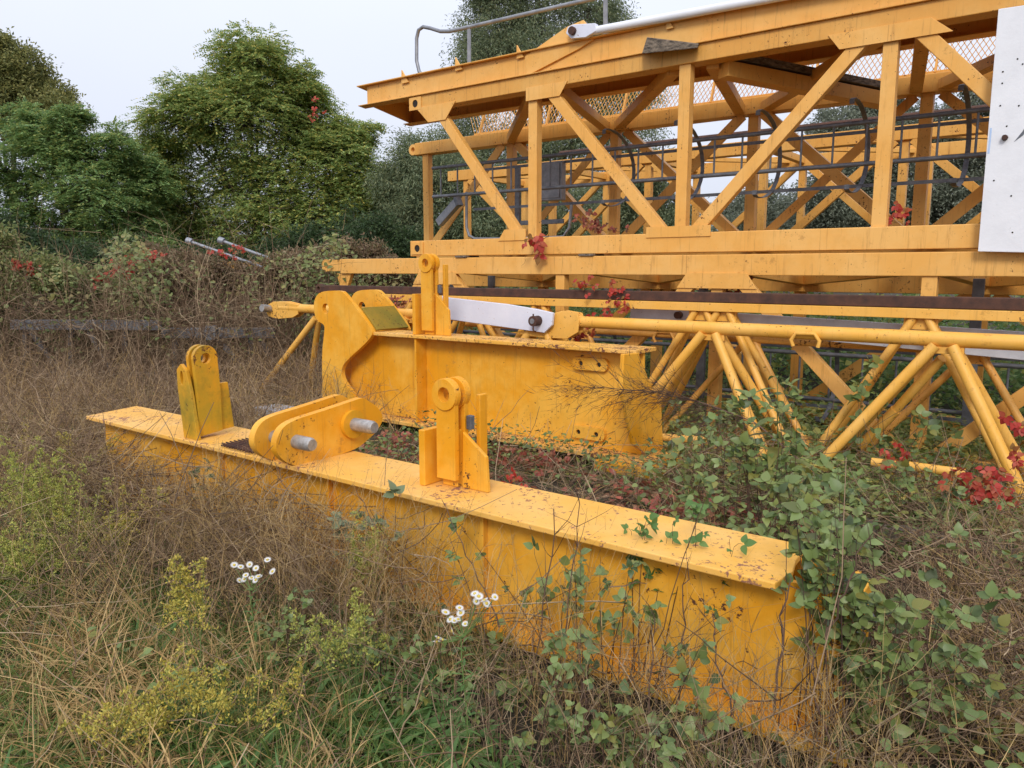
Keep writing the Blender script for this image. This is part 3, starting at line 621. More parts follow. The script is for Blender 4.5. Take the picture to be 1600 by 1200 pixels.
MB().box(-8.2, 2.1, TF - .05, TF + .13, 1.35, 1.56).build('chord', M['fade2'], lo, bev=.007)
MB().box(-8.2, 2.1, TF - .05, TF + .13, lz0, lz1).build('chord', M['fade2'], lo, bev=.007)
for i, s in enumerate([-8.1, -6.3, -4.5, -2.7, -.9, .9]):
    MB().bar(W(s, TF + .04, lz1), W(s, TF + .04, 1.35), .12, .1).build('post', M['fade2'], lo)
    if i < 5: MB().angle(W(s + .1, TF, lz1 if i % 2 else 1.35), W(s + 1.7, TF, 1.35 if i % 2 else lz1), .13, .02).build('diagonal', M['fade2'], lo, bev=0)
for sa, sb in ((-6.5, -6.3), (-4.7, -6.2), (-4.7, -4.5), (-2.9, -4.4), (-2.9, -2.7), (-1.1, -2.6), (-1.1, -.9), (.7, -.8)):
    brace(W(sa, 7.265, 1.62), W(sb, TF - .04, 1.48), .12, .1, r=lo)
    brace(W(sa, 7.265, -.02), W(sb, TF - .04, -.02), .08, .06, r=lo)
# timber packers between the sections
for i, (s, lab) in enumerate(((-6.1, 'dark timber packer under the left end of the top crane section'), (-4.35, 'dark timber packer under the middle of the top crane section'))):
    o = MB().box(s - .09, s + .09, 7.06, 7.3, 1.742, 1.7635).build('timber_packer', M['wood'], org=W(s, 7.2, 1.742), bev=.002); tag(o, lab, 'timber', 'packers between the crane sections')

# ---- caged ladders lying inside the sections
def caged_ladder(root, T, zr0, zr1, s0, s1, hoop0, bulge, hs=1.15, mat='dgalv'):
    for z in (zr0, zr1): MB().tube([W(s0, T, z), W(s1, T, z)], .022, 10).build('rail', M[mat], root, bev=0)
    s = s0 + .15; k_ = 0
    while s < s1:
        MB().tube([W(s, T, zr0), W(s, T, zr1)], .011, 8).build('rung', M[mat], root, bev=0); s += .30
    s = hoop0; zc = (zr0 + zr1) / 2; hh = (zr1 - zr0) * hs
    while s < s1:
        an = np.linspace(-math.pi / 2 - .55, math.pi / 2 + .55, 20)
        pts = [W(s, T + .12 + bulge * max(math.cos(a_), -.2), zc + hh * math.sin(a_)) for a_ in an]
        m = MB()
        for a_, b_ in zip(pts[:-1], pts[1:]): m.bar(a_, b_, .045, .007, np.cross((b_ - a_), ES))
        m.build('hoop', M[mat], root, bev=0); s += .9
    for an in (-.9, .5):
        MB().bar(W(s0 + .3, T + .125 + bulge * math.cos(an), zc + hh * math.sin(an)), W(s1, T + .125 + bulge * math.cos(an), zc + hh * math.sin(an)), .035, .006).build('cage_strip', M[mat], root, bev=0)
l1 = thing('caged_ladder', W(-3, 8, 2.6), 'dark grey safety ladder with hoops lying sideways inside the upper crane section', 'ladder')
caged_ladder(l1, 8.0, 2.59, 2.97, -7.4, 1.6, -4.7, .62)
l2 = thing('caged_ladder', W(-3, 8, .3), 'dark grey safety ladder with hoops lying low inside the bottom crane section', 'ladder')
caged_ladder(l2, 8.0, .30, .76, -7.0, 1.6, -5.75, .55, 1.05)
for x in (708, 768, 1100, 1530):
    p = on_t(x, 440, 7.9); s_ = stz(p)[0]; MB().bar(W(s_, 7.9, .2), W(s_, 7.9, 1.52), .09, .05).build('ladder_bracket', M['dgalv'], l2)

# ---- loose pieces in and on the stack
cb = thing('metal_cabinet', on_t(858, 300, 8.6), 'grey sheet metal box standing behind the second post of the upper section', 'cabinet')
p = stz(on_t(858, 275, 8.6)); MB().box(p[0] - .24, p[0] + .2, 8.6, 8.7, 2.5, 3.0).build('case', M['galv'], cb, bev=.01)
MB().box(p[0] - .21, p[0] + .17, 8.585, 8.598, 2.53, 2.97).build('door', M['galv'], cb)
for s in (p[0] - .55,): MB().bar(W(s, 8.65, 1.957), W(s, 8.65, 2.97), .07, .05).build('stand_leg', M['dgalv'], cb)
MB().box(p[0] - .6, p[0] + .2, 8.64, 8.67, 2.2, 2.26).build('stand_bar', M['dgalv'], cb)
tb = thing('guard_frame', on_t(760, 370, 8.3), 'bent grey tube frame standing on the upper section left of the metal cabinet', 'tube frame')
MB().tube(Tpts([(729, 300), (729, 355), (733, 368), (742, 373), (790, 373), (850, 372)], 8.35), .02, 10).build('tube', M['galv'], tb, bev=0)
MB().tube(Tpts([(840, 372), (880, 370), (890, 355), (893, 320)], 8.35), .02, 10).build('tube', M['galv'], tb, bev=0)
ch = thing('lamp_channel', on_t(700, 333, 8.85), 'grey metal channel box fixed along the leftmost rear diagonal', 'metal channel')
a_, b_ = on_t(686, 349, 8.85), on_t(714, 317, 8.85)
MB().bar(a_, b_, .12, .1).build('body', M['galv'], ch, bev=.01)
MB().bar(b_ + EZ * .01, b_ + EZ * .03 + ES * .05, .14, .12).build('end_cap', M['dgalv'], ch)
wp = MB().hexa([on_t(1003, 84, 6.9), on_t(1011, 58, 6.9), on_t(1011, 58, 7.1), on_t(1003, 84, 7.1)], [on_t(1090, 75, 6.98), on_t(1092, 68, 6.98), on_t(1092, 68, 7.11), on_t(1090, 75, 7.11)]).build('timber_plank', M['wood'], org=on_t(1045, 70, 7.3), bev=.006)
tag(wp, 'split weathered plank end lying on the upper chord of the crane section', 'plank')
wp = MB().bar(W(-3.0, 7.35, 3.60), W(-1.9, TF - .03, 3.455), .17, .07, EZ).build('timber_plank', M['wood'], org=W(-2.5, 8.2, 3.5), bev=.006)
tag(wp, 'dark weathered plank lying on a brace under the box girder', 'plank')
pn = thing('panel_sheet', on_t(1600, 393, 6.98), 'white sheet panel with bolt holes fixed at the right edge of the upper section', 'panel')
pl = MB().plate(Tpts([(1560, 14), (1720, -10), (1720, 397), (1528, 393)], 6.98), ET * .04).build('sheet', M['white'], pn, bev=.004)
bl = MB()
for x, y in ((1598, 100), (1567, 112), (1566, 130), (1573, 197), (1553, 282), (1580, 306), (1590, 92), (1563, 165), (1592, 165), (1582, 363)):
    MB().tube([on_t(x, y, 6.976), on_t(x, y, 6.979)], .006, 8).build('bolt_hole', M['dark'], pn, bev=0)  # black dots on the solid sheet, shade of the holes as colour
c = on_t(1570, 215, 6.97); MB().tube([c - ET * .03, c + ET * .008], [.018, .022], 10).build('bolt', M['rust'], pn, bev=0)
MB().plate(Tpts([(1584, 222), (1598, 205), (1606, 190), (1612, 196), (1598, 212)], 6.978), ET * .001).build('scrape', M['dgalv'], pn, bev=0)
MB().plate(Tpts([(1547, 200), (1550, 200), (1546, 240), (1543, 240)], 6.978), ET * .001).build('paint_smear', M['blue'], pn, bev=0)

# ---- old steel buried in the hedge on the left
ot = thing('grey_truss', on_d(240, 590, 11.2), 'dull grey lattice truss half buried in the hedge at left', 'truss')
for x0, y0, x1, y1, w in ((20, 507, 250, 508, .14), (255, 520, 430, 520, .14), (30, 582, 420, 590, .09)):
    MB().bar(on_d(x0, y0, 11.0), on_d(x1, y1, 11.0), w, .12, (0, 1, 0)).build('chord', M['galvd'], ot)
for x0, y0, x1, y1 in ((42, 508, 95, 582), (40, 510, 40, 582), (112, 510, 112, 585), (135, 510, 178, 585), (196, 510, 196, 585), (274, 520, 274, 588), (335, 522, 392, 590), (392, 522, 392, 580), (403, 520, 425, 560)):
    MB().bar(on_d(x0, y0, 11.05), on_d(x1, y1, 11.05), .07, .06, (0, 1, 0)).build('web_bar', M['galvd'], ot)
MB().bar(on_d(323, 520, 10.9), on_d(338, 520, 10.9), .2, .1, (0, 1, 0)).build('name_plate', M['galv'], ot)
hb = MB().bar(on_d(250, 412, 13.0), on_d(470, 418, 12.4), .13, .16, (0, 1, 0)).build('yellow_beam', M['fade'], org=on_d(360, 412, 13), bev=.006)
tag(hb, 'faded yellow beam poking from the top of the left hedge', 'steel beam')
hb = MB().bar(on_d(300, 476, 12.6), on_d(420, 478, 12.2), .1, .16, (0, 1, 0)).build('yellow_beam', M['fade2'], org=on_d(360, 478, 13), bev=.006)
tag(hb, 'yellow beam buried halfway down the left hedge behind the jib pin', 'steel beam')
for (x0, y0, x1, y1), lab in (((293, 376, 366, 402), 'grey steel rod jutting above the hedge, nearer the tall tree'), ((343, 375, 416, 402), 'grey steel rod jutting above the hedge, nearer the crane')):
    r_ = thing('steel_rod', on_d(x0, y0, 12.6), lab, 'rod', 'rods above the hedge')
    a_, b_ = on_d(x0, y0, 12.6), on_d(x1, y1, 12.4); MB().tube([a_, b_, b_ + (b_ - a_) * .6], .026, 10).build('shaft', M['galv'], r_, bev=0)
    MB().tube([a_ - (b_ - a_) * .01, a_ + (b_ - a_) * .10], .055, 12).build('rod_head', M['galv'], r_, bev=.01)
slab = MB().bar(on_d(415, 640, 8.7), on_d(480, 650, 8.2), .3, .1, EZ).build('grey_slab', M['glink'], org=on_d(450, 645, 8.5), bev=.01)
tag(slab, 'small grey slab on the ground behind the bracket plates', 'slab')
fb = MB().box(-3.6, -.7, 3.55, 3.72, -.1, .06).build('sunken_beam', M['deep'], org=W(-2, 3.6, -.1), bev=.006)
tag(fb, 'sunken yellow beam covered by weeds behind the low beam', 'steel beam')
fb = MB().box(-1.6, 1.0, 5.0, 5.14, -.1, .03).build('timber_sleeper', M['wood'], org=W(0, 5, -.1), bev=.006)
tag(fb, 'dark old timber sleeper in the dry grass under the jib feet', 'timber')
exec_foliage = True

# ================================================================== TREES AND HEDGE
def crown(label, name, cat, lobes, D, base, mat, style, dens=1., leaf=1., bark='bark', group=None, trunk_r=.14, flat=.8, depthk=.9):
    """a tree or shrub: trunk with limbs to every lobe and leaf sprays clumped through the lobes"""
    bx, by = base; B = on_d(bx, by, D); B[2] = gz(B[0], B[1])
    root = thing(name, B, label, cat, group)
    C = np.array([on_d(x, y, D) for x, y, r in lobes]); R = np.array([r * D / FPX for *_, r in lobes])
    C[:, 1] += RNG.uniform(-.6, .6, len(C)) * R.max() * depthk
    tw = MB(); cen = C.mean(0); top = np.array([cen[0] * .7 + B[0] * .3, cen[1] * .7 + B[1] * .3, cen[2]])
    mid = (B + top) / 2 + np.array([random.uniform(-.1, .1), 0, 0])
    tw.tube([B - EZ * .1, B * .7 + mid * .3, mid, top], [trunk_r, trunk_r * .85, trunk_r * .7, trunk_r * .4], 8)
    S = Soup(); st = []
    for c_, r in zip(C, R):
        fr = random.uniform(.25, .95); o = B + (top - B) * fr if c_[2] > (B + (top - B) * fr)[2] else B + (top - B) * .2
        k_ = (o + c_) / 2 + rnd_dir(1)[0] * r * .15
        tw.tube([o, k_, c_], [trunk_r * .38, trunk_r * .26, trunk_r * .12], 6)
        nc = max(8, int(40 * dens * min(1.8, r / .8)))
        dd = rnd_dir(nc); dd[:, 2] = dd[:, 2] * .8 + .12; dd = unit(dd); rad = r * RNG.uniform(.45, 1.02, nc)
        Q = c_ + dd * rad[:, None] * np.array([1, 1, .95])
        st.append(np.stack([pt(c_, nc), (pt(c_, nc) + Q) / 2 + RNG.normal(size=(nc, 3)) * .05 * r, Q], 1))
        for q, d_ in zip(Q, dd):
            ns = int(RNG.integers(18, 30)); off = RNG.normal(size=(ns, 3)) * np.array([.30, .30, .30 * flat * .55]) * r * .55
            out = unit(off + d_ * r * .22 + RNG.normal(size=(ns, 3)) * r * .1); P = q + off
            sprays(S, P, out, style, leaf)
    tw.build('trunk', M[bark], root, bev=0)
    b2 = Soup(); b2.stems(np.concatenate(st), np.full(sum(len(x) for x in st), .014), 3); b2.build('twigs', M[bark], root)
    S.build('crown', M[mat], root); return root
def sprays(S, P, out, style, leaf):
    n = len(P)
    if style == 'pinnate':
        d = unit(out * np.array([1, 1, .5]) + np.array([0, 0, -.18])); side = unit(np.cross(d, EZ) + RNG.normal(size=(n, 3)) * .3); L = RNG.uniform(.20, .36, n)[:, None] * leaf
        for k_ in range(5):
            f = .15 + .8 * k_ / 5; base = P + d * L * f - EZ * L * .25 * f * f
            for sg in (-1, 1):
                ld = unit(side * sg + d * .45 + RNG.normal(size=(n, 3)) * .15); S.diamonds(base, ld, unit(np.array([0, 0, 1.]) + RNG.normal(size=(n, 3)) * .35), RNG.uniform(.055, .085, n) * leaf, .034 * leaf, .1)
    elif style == 'simple':
        for k_ in range(6):
            d = unit(out + RNG.normal(size=(n, 3)) * .7 - EZ * .25); p = P + RNG.normal(size=(n, 3)) * .09 * leaf
            S.diamonds(p, d, unit(EZ + RNG.normal(size=(n, 3)) * .7), RNG.uniform(.06, .11, n) * leaf, RNG.uniform(.03, .05, n) * leaf)
    elif style == 'narrow':
        for k_ in range(7):
            d = unit(out * .6 + RNG.normal(size=(n, 3)) * .6 - EZ * .5); p = P + RNG.normal(size=(n, 3)) * .12 * leaf
            S.diamonds(p, d, unit(EZ + RNG.normal(size=(n, 3)) * .8), RNG.uniform(.08, .13, n) * leaf, .028 * leaf)
# trees
crown('tall bushy robinia with feathery leaves, the full tree left of the crane', 'robinia_tree', 'tree',
      [(408, 105, 48), (355, 140, 45), (450, 150, 50), (300, 200, 50), (400, 200, 75), (490, 205, 55), (330, 180, 50), (255, 290, 50), (340, 290, 85), (450, 290, 90), (525, 250, 45), (560, 300, 50), (300, 370, 70), (410, 380, 85), (510, 360, 75), (245, 350, 45), (580, 350, 50), (470, 130, 30), (390, 80, 26), (530, 215, 30), (220, 300, 42), (222, 380, 52), (590, 300, 48), (620, 375, 50), (250, 235, 32), (290, 430, 60), (420, 430, 60), (560, 200, 22)],
      21, (400, 470), 'robinia', 'pinnate', 1.42, 1.18)
crown('rounded mid green robinia with dense bluish foliage at the left edge', 'robinia_tree', 'tree',
      [(55, 215, 40), (105, 235, 45), (20, 270, 50), (155, 255, 38), (195, 262, 32), (85, 310, 70), (165, 320, 58), (20, 350, 55), (60, 390, 60), (140, 390, 60), (205, 350, 42), (225, 400, 45), (190, 225, 24), (225, 290, 30), (125, 195, 22), (40, 190, 26)],
      18, (110, 470), 'robinia_blue', 'pinnate', 1.25, 1.05)
crown('olive brown tree rising behind the left edge robinia', 'broadleaf_tree', 'tree',
      [(15, 110, 42), (55, 150, 40), (5, 165, 55), (85, 185, 35), (60, 215, 50), (-40, 120, 60), (0, 75, 20)], 26, (20, 460), 'olive', 'simple', 1.3, 1.35)
crown('loose grey green willow towering directly behind the crane box girder', 'willow_tree', 'tree',
      [(780, 25, 60), (850, 50, 70), (745, 75, 45), (790, 110, 75), (890, 120, 80), (725, 150, 35), (720, 235, 60), (800, 230, 80), (960, 60, 50), (950, 220, 70), (880, 260, 80), (840, -30, 60), (760, -20, 40), (970, 140, 60), (920, 20, 40)],
      23, (850, 470), 'willow', 'narrow', .95, 1.0, trunk_r=.2)
crown('dark green willow filling the gap below the girder, left of the metal cabinet', 'willow_tree', 'tree',
      [(660, 250, 42), (625, 300, 50), (700, 300, 70), (780, 320, 80), (660, 360, 70), (740, 380, 75), (870, 350, 70), (590, 380, 50), (830, 390, 70)], 20, (720, 460), 'willow', 'narrow', 1.3, 1.0)
crown('dark leafy bush low between the tall robinia and the crane', 'dark_bush', 'bush',
      [(560, 380, 55), (610, 390, 50), (500, 400, 50), (640, 410, 45), (450, 410, 45)], 16, (560, 450), 'darkleaf', 'simple', 1.3, 1.0)
crown('dark leafy bush under the left edge robinia', 'dark_bush', 'bush',
      [(20, 400, 60), (90, 420, 50), (160, 430, 50), (-30, 370, 60), (230, 425, 48), (300, 430, 45), (370, 430, 45)], 15, (60, 470), 'darkleaf', 'simple', 1.4, 1.0)
crown('pale grey leaved poplar seen through the right half of the upper section', 'poplar_tree', 'tree',
      [(1340, 250, 70), (1310, 310, 75), (1415, 230, 80), (1440, 310, 90), (1320, 200, 38), (1400, 170, 45), (1380, 350, 80), (1290, 360, 50)], 25, (1380, 460), 'poplar', 'simple', 1.15, 1.25)
crown('pale grey leaved poplar behind the white panel at the right edge', 'poplar_tree', 'tree',
      [(1500, 220, 70), (1520, 300, 90), (1480, 350, 70), (1590, 240, 90), (1620, 330, 90), (1540, 150, 45)], 25, (1530, 460), 'poplar', 'simple', 1.15, 1.25)
crown('small distant thin stemmed tree in the bright gap through the upper section', 'sapling_tree', 'tree',
      [(1190, 315, 35), (1165, 345, 42), (1215, 345, 36), (1140, 370, 40), (1230, 380, 40), (1190, 390, 50)], 45, (1190, 450), 'poplar', 'simple', .6, 2.0, trunk_r=.1)
crown('grey green willow seen between the second and third posts of the upper section', 'willow_tree', 'tree',
      [(1000, 270, 45), (1010, 320, 55), (960, 330, 60), (1050, 350, 45), (1020, 385, 55), (930, 370, 60)], 22, (1000, 460), 'willow', 'narrow', 1.0, 1.1)
# hedge shrubs (tangled brambles and creeper over old steel)
HG = 'brambly shrubs of the left hedge'
for lobes, D, base, mt, lab in (
    ([(20, 440, 50), (80, 435, 38), (-10, 380, 45), (10, 540, 55), (70, 520, 45), (-40, 480, 60)], 11.6, (30, 600), 'hedge', 'green brambly hedge shrub at the far left edge, beside the grey truss'),
    ([(130, 455, 32), (180, 465, 34), (150, 500, 36), (220, 470, 34), (120, 530, 30)], 12.2, (160, 600), 'hedge', 'mixed green hedge shrub above the left end of the grey truss'),
    ([(250, 430, 32), (290, 425, 34), (235, 405, 18), (270, 480, 40), (330, 430, 30), (320, 480, 38), (370, 440, 32), (370, 480, 40)], 12.4, (300, 600), 'hedgeb', 'browned hedge shrub covering the yellow beam below the steel rods'),
    ([(420, 430, 34), (460, 420, 30), (430, 480, 40), (480, 470, 36), (500, 415, 30), (410, 520, 34)], 12.4, (440, 600), 'hedgeb', 'brown leaved hedge shrub just left of the jib eye'),
    ([(540, 400, 26), (580, 410, 26), (560, 440, 32), (610, 430, 30), (520, 450, 34), (570, 480, 34), (630, 460, 34)], 13.2, (560, 560), 'hedgeb', 'dull hedge shrub behind the fork head plates')):
    crown(lab, 'hedge_shrub', 'shrub', lobes, D, base, mt, 'simple', 1.1, .75, group=HG, trunk_r=.04, flat=1.2)
def far_wood():
    S = Soup(); n = 26000; x = RNG.uniform(-75, 80, n); y = 62 + RNG.normal(size=n) * 3; h = 3.8 + 1.3 * np.sin(x * .33) + .8 * np.sin(x * .9 + 1)
    z = RNG.uniform(0, 1, n) ** .8 * h; S.diamonds(np.stack([x, y, z], 1), rnd_dir(n), unit(EZ + rnd_dir(n) * .7), RNG.uniform(.4, .8, n), .4)
    tag(S.build('far_woodland', M['darkleaf'], org=(0, 62, 0)), 'low far off wood closing the horizon', 'woodland', kind='stuff')
far_wood()

# ================================================================== GROUND PLANTS
def in_view(P, xm=420, y1=1420):
    x, y, d = project(P); return (d > .9) & (x > -xm) & (x < 1600 + xm) & (y < y1)
def tufts(P, k, spread):
    P = P[:max(1, len(P) // k)]; n = len(P); Q = np.repeat(P, k, 0); o = RNG.normal(size=Q.shape) * np.array([1, 1, 0]); Q = Q + o * spread
    return Q, unit(EZ + o * .32 + np.repeat(RNG.normal(size=(n, 3)) * np.array([.2, .2, 0]), k, 0)), np.repeat(RNG.uniform(.55, 1.25, n), k)
def scatter(n, s0, s1, t0, t1, near=0.):
    s = RNG.uniform(s0, s1, n); t = RNG.uniform(t0, t1, n)
    P = s[:, None] * ES + t[:, None] * ET; P[:, 2] = gz(P[:, 0], P[:, 1])
    blocked = ((t > 2.56) & (t < 3.06) & (s > -6.05) & (s < -.62)) | ((t > 5.42) & (t < 5.9) & (s > -6.9) & (s < -2.6))
    if t1 <= 2.6:   # the right half of the low beam stands nearly clear
        blocked |= (t > 2.05) & (s > -2.3) & (RNG.uniform(size=n) < .55)
    return P[in_view(P) & ~blocked]
def patch(P, sc, thr, seed=0.):
    """noise mask so that plants grow in patches"""
    v = np.sin(P[:, 0] * sc + seed) * np.cos(P[:, 1] * sc * 1.2 + seed * 1.7) + .5 * np.sin(P[:, 0] * sc * 2.3 + P[:, 1] * sc * 1.9 + seed)
    return v + RNG.normal(size=len(P)) * .35 > thr
def up_dir(n, lean): return unit(EZ + RNG.normal(size=(n, 3)) * np.array([lean, lean, lean * .2]))
def grass_field():
    S = Soup()
    for n, reg, h0, h1, thr in ((64000, (-4.5, .6, .4, 2.55), .06, .22, -.15), (44000, (-9, -3, .2, 3.2), .08, .27, -.1), (30000, (-6, 3.2, 2.6, 8), .05, .18, -.1), (16000, (-16, -6, 2.5, 9), .1, .3, .3)):
        P = scatter(n, *reg); P = P[patch(P, 2.3, thr, 1.)]; n_ = len(P)
        if not n_: continue
        P, D, q = tufts(P[RNG.permutation(n_)], 10, .018); n_ = len(P); L = RNG.uniform(h0, h1, n_) * q
        S.ribbons(arcs(P, unit(D + RNG.normal(size=(n_, 3)) * .16), L, 5, (D - EZ) * .6 + RNG.normal(size=(n_, 3)) * .15 - EZ * .12), RNG.uniform(.0035, .008, n_))
    tag(S.build('green_grass', M['grass'], org=(0, 3, 0)), 'short green grass among the dead weeds', 'grass', kind='stuff')
    S = Soup()
    for n, reg, h0, h1, thr in ((19000, (-4.2, .6, .3, 2.5), .10, .34, -.2), (18000, (-11, -2.5, .2, 3.4), .12, .36, -.4), (16000, (-6, 1.8, 3.05, 6.6), .1, .32, -.2), (34000, (-18, -5.5, 2.5, 9.5), .2, .5, -.6), (16000, (-.6, 3.2, 2.2, 7.5), .15, .45, -.6)):
        P = scatter(n, *reg); P = P[patch(P, 1.8, thr, 4.)]; n_ = len(P)
        if not n_: continue
        P, D, q = tufts(P[RNG.permutation(n_)], 12, .022); n_ = len(P); L = RNG.uniform(h0, h1, n_) * q
        S.ribbons(arcs(P, unit(D + RNG.normal(size=(n_, 3)) * .14), L, 7, (D - EZ) * RNG.uniform(.2, 1.3, n_)[:, None] + RNG.normal(size=(n_, 3)) * .16 - EZ * .3), RNG.uniform(.003, .0085, n_))
    tag(S.build('dry_grass', M['straw'], org=(0, 3, 0)), 'dead straw coloured grass all over the yard', 'dry grass', kind='stuff')
grass_field()
def weeds():
    # tangle of dead weed stems: upright branching stems and fallen ones
    S = Soup()
    def branch(P, h0, h1, lean, r, sub=5, fall=.12):
        n = len(P); L = RNG.uniform(h0, h1, n); D = up_dir(n, lean); bend = RNG.normal(size=(n, 3)) * np.array([.3, .3, .0]) - EZ * fall
        A = arcs(P, D, L, 7, bend, .006); S.stems(A, RNG.uniform(.6, 1.2, n) * r, 3)
        for k_ in range(sub):
            j = RNG.integers(2, 6, n); b = A[np.arange(n), j]; d = unit(D * .7 + RNG.normal(size=(n, 3)) * .55); l = L * RNG.uniform(.12, .38, n)
            B = arcs(b, d, l, 4, RNG.normal(size=(n, 3)) * .25, .01); S.stems(B, np.full(n, r * .5), 3)
            if k_ % 2 == 0:
                b2 = B[:, 2]; S.stems(arcs(b2, unit(d + RNG.normal(size=(n, 3)) * .6), l * .5, 3, RNG.normal(size=(n, 3)) * .2), np.full(n, r * .35), 3)
    for n, reg, h0, h1, lean, r, thr in ((1100, (-8.5, -3.6, 1.5, 2.6), .3, .74, .3, .0028, -.6), (900, (-3.6, -.2, 1.85, 2.56), .3, .66, .22, .0024, -.6),
                                    (350, (-3.8, .2, .9, 1.9), .12, .36, .4, .0014, .1), (2000, (-14, -6.2, 2.4, 7.2), .4, .9, .3, .0042, -.6), (900, (-8, -5.4, 3.1, 7), .35, .8, .35, .003, -.5),
                                    (900, (-4.5, 1.5, 3.1, 5.4), .15, .45, .4, .0018, -.3), (1000, (-.6, 3.2, 2.4, 7), .2, .6, .4, .0018, -.5)):
        P = scatter(n, *reg); P = P[patch(P, 1.6, thr, 2.)]
        if len(P): branch(P, h0, h1, lean, r)
    tag(S.build('dead_weed_stems', M['twig'], org=(0, 3, 0)), 'tangle of dry brown branching weed stems', 'dead weeds', kind='stuff')
    S = Soup()
    for n, reg, h0, h1, lean, r, thr in ((900, (-4.0, -.35, 2.08, 2.53), .3, .78, .16, .0021, -9), (260, (-.5, 1.4, 2.5, 5.2), .3, .7, .3, .0022, -9), (300, (-6.8, -2.6, 1.4, 2.53), .35, .8, .3, .0026, -9), (420, (-12, -6, 2.4, 7), .4, .9, .3, .004, -9)):
        P = scatter(n, *reg); P = P[patch(P, 1.6, thr, 2.)]; branch(P, h0, h1, lean, r, 4, .05)
    tag(S.build('pale_weed_stems', M['straw'], org=(0, 3, 0)), 'pale straw coloured dead stems standing before the low beam', 'dead weeds', kind='stuff')
    S = Soup(); m = 520; x = RNG.uniform(-60, 520, m); D = RNG.uniform(10.4, 12.4, m)
    P = np.array([on_d(a_, 560, c_) for a_, c_ in zip(x, D)]); P[:, 2] = gz(P[:, 0], P[:, 1]); L = RNG.uniform(.9, 2.1, m); A = arcs(P, up_dir(m, .18), L, 8, RNG.normal(size=(m, 3)) * .12, .006); S.stems(A, RNG.uniform(.004, .009, m), 4)
    for k_ in range(7):
        b = A[np.arange(m), RNG.integers(3, 8, m)]; S.stems(arcs(b, unit(EZ * .6 + RNG.normal(size=(m, 3)) * .7), L * RNG.uniform(.1, .3, m), 4, RNG.normal(size=(m, 3)) * .3, .01), np.full(m, .003), 3)
    tag(S.build('tall_dead_stems', M['twig'], org=(-4, 11, 0)), 'tall dark dead stems standing up through the left hedge', 'dead weeds', kind='stuff')
    S = Soup()
    for n, reg, z1, l0, l1 in ((1300, (-4.2, .3, .5, 2.56), .13, .12, .4), (1900, (-9, -3.4, .3, 2.6), .32, .15, .55), (3600, (-5, 1.6, 3.1, 6.4), .22, .15, .5), (5200, (-16, -5.8, 2.4, 9), .5, .2, .8), (500, (-3.4, -.3, 2.2, 2.57), .5, .15, .5), (3600, (-.7, 1.7, 2.6, 4.9), .34, .15, .5), (2600, (-2.6, 1.8, 4.6, 6.6), .34, .15, .5), (2600, (-7, -3.2, 2.0, 2.57), .5, .15, .5)):
        P = scatter(n, *reg); m = len(P); P[:, 2] += RNG.uniform(0, 1, m) ** 1.6 * z1
        d = unit(RNG.normal(size=(m, 3)) * np.array([1, 1, .45])); S.stems(arcs(P, d, RNG.uniform(l0, l1, m), 6, RNG.normal(size=(m, 3)) * .35, .012), RNG.uniform(.001, .0042, m) ** 1.0, 3, .5)
    # brown tangle hanging over the old steel in the left hedge
    m = 9000; x = RNG.uniform(-120, 470, m); y = 470 + 170 * RNG.beta(1.3, 1, m); D = np.where(RNG.uniform(size=m) < .28, RNG.uniform(10.3, 10.9, m), RNG.uniform(11.2, 12.5, m))
    P = np.array([on_d(a_, b_, c_) for a_, b_, c_ in zip(x, y, D)]); P[:, 2] = np.maximum(P[:, 2], gz(P[:, 0], P[:, 1]) + .02)
    d = unit(RNG.normal(size=(m, 3)) * np.array([1, 1, .9])); S.stems(arcs(P, d, RNG.uniform(.25, .9, m), 6, RNG.normal(size=(m, 3)) * .35 - EZ * .1, .012), RNG.uniform(.002, .005, m), 3, .5)
    tag(S.build('fallen_stems', M['twig'], org=(0, 3, 0)), 'fallen thin dry stems matted over the ground', 'dead weeds', kind='stuff')
    # leaf litter and low green cover
    S = Soup(); P = scatter(5200, -5.5, -1.2, 3.06, 5.4); P = P[patch(P, 1.9, .0, 3.)]; m = len(P); P[:, 2] += RNG.uniform(.01, .14, m)
    S.ovates(P, unit(RNG.normal(size=(m, 3)) * np.array([1, 1, .3])), unit(EZ + RNG.normal(size=(m, 3)) * .5), RNG.uniform(.04, .08, m), RNG.uniform(.03, .05, m))
    tag(S.build('leaf_litter', M['dullred'], org=(0, 4, 0)), 'dull red fallen creeper leaves between the two beams', 'leaf litter', kind='stuff')
    S = Soup(); P = scatter(42000, -13, 5, 9.4, 15); m = len(P); P[:, 2] += RNG.uniform(0, 1, m) ** .8 * (1.15 + .35 * np.sin(P[:, 0] * 2.1) + .3 * np.cos(P[:, 1] * 1.7))
    S.diamonds(P, unit(RNG.normal(size=(m, 3)) * np.array([1, 1, .5])), unit(EZ + RNG.normal(size=(m, 3)) * .6), RNG.uniform(.06, .13, m), RNG.uniform(.05, .10, m))
    tag(S.build('low_thicket', M['robinia_blue'], org=(2, 11, 0)), 'low dark green thicket growing behind the stacked crane sections', 'thicket', kind='stuff')
    S = Soup(); P = scatter(26000, -6, 2.2, 5.5, 9.3); P = P[patch(P, 2.4, -.75, 9.)]; m = len(P); P[:, 2] += RNG.uniform(.02, 1, m) * (.20 + .12 * np.sin(P[:, 0] * 2.3) * np.cos(P[:, 1] * 2.9))
    S.ovates(P, unit(RNG.normal(size=(m, 3)) * np.array([1, 1, .35])), unit(EZ + RNG.normal(size=(m, 3)) * .5), RNG.uniform(.04, .09, m), RNG.uniform(.03, .065, m))
    tag(S.build('dark_undergrowth', M['robinia'], org=(2, 6, 0)), 'dark green undergrowth hiding the feet of the lattice sections', 'undergrowth', kind='stuff')
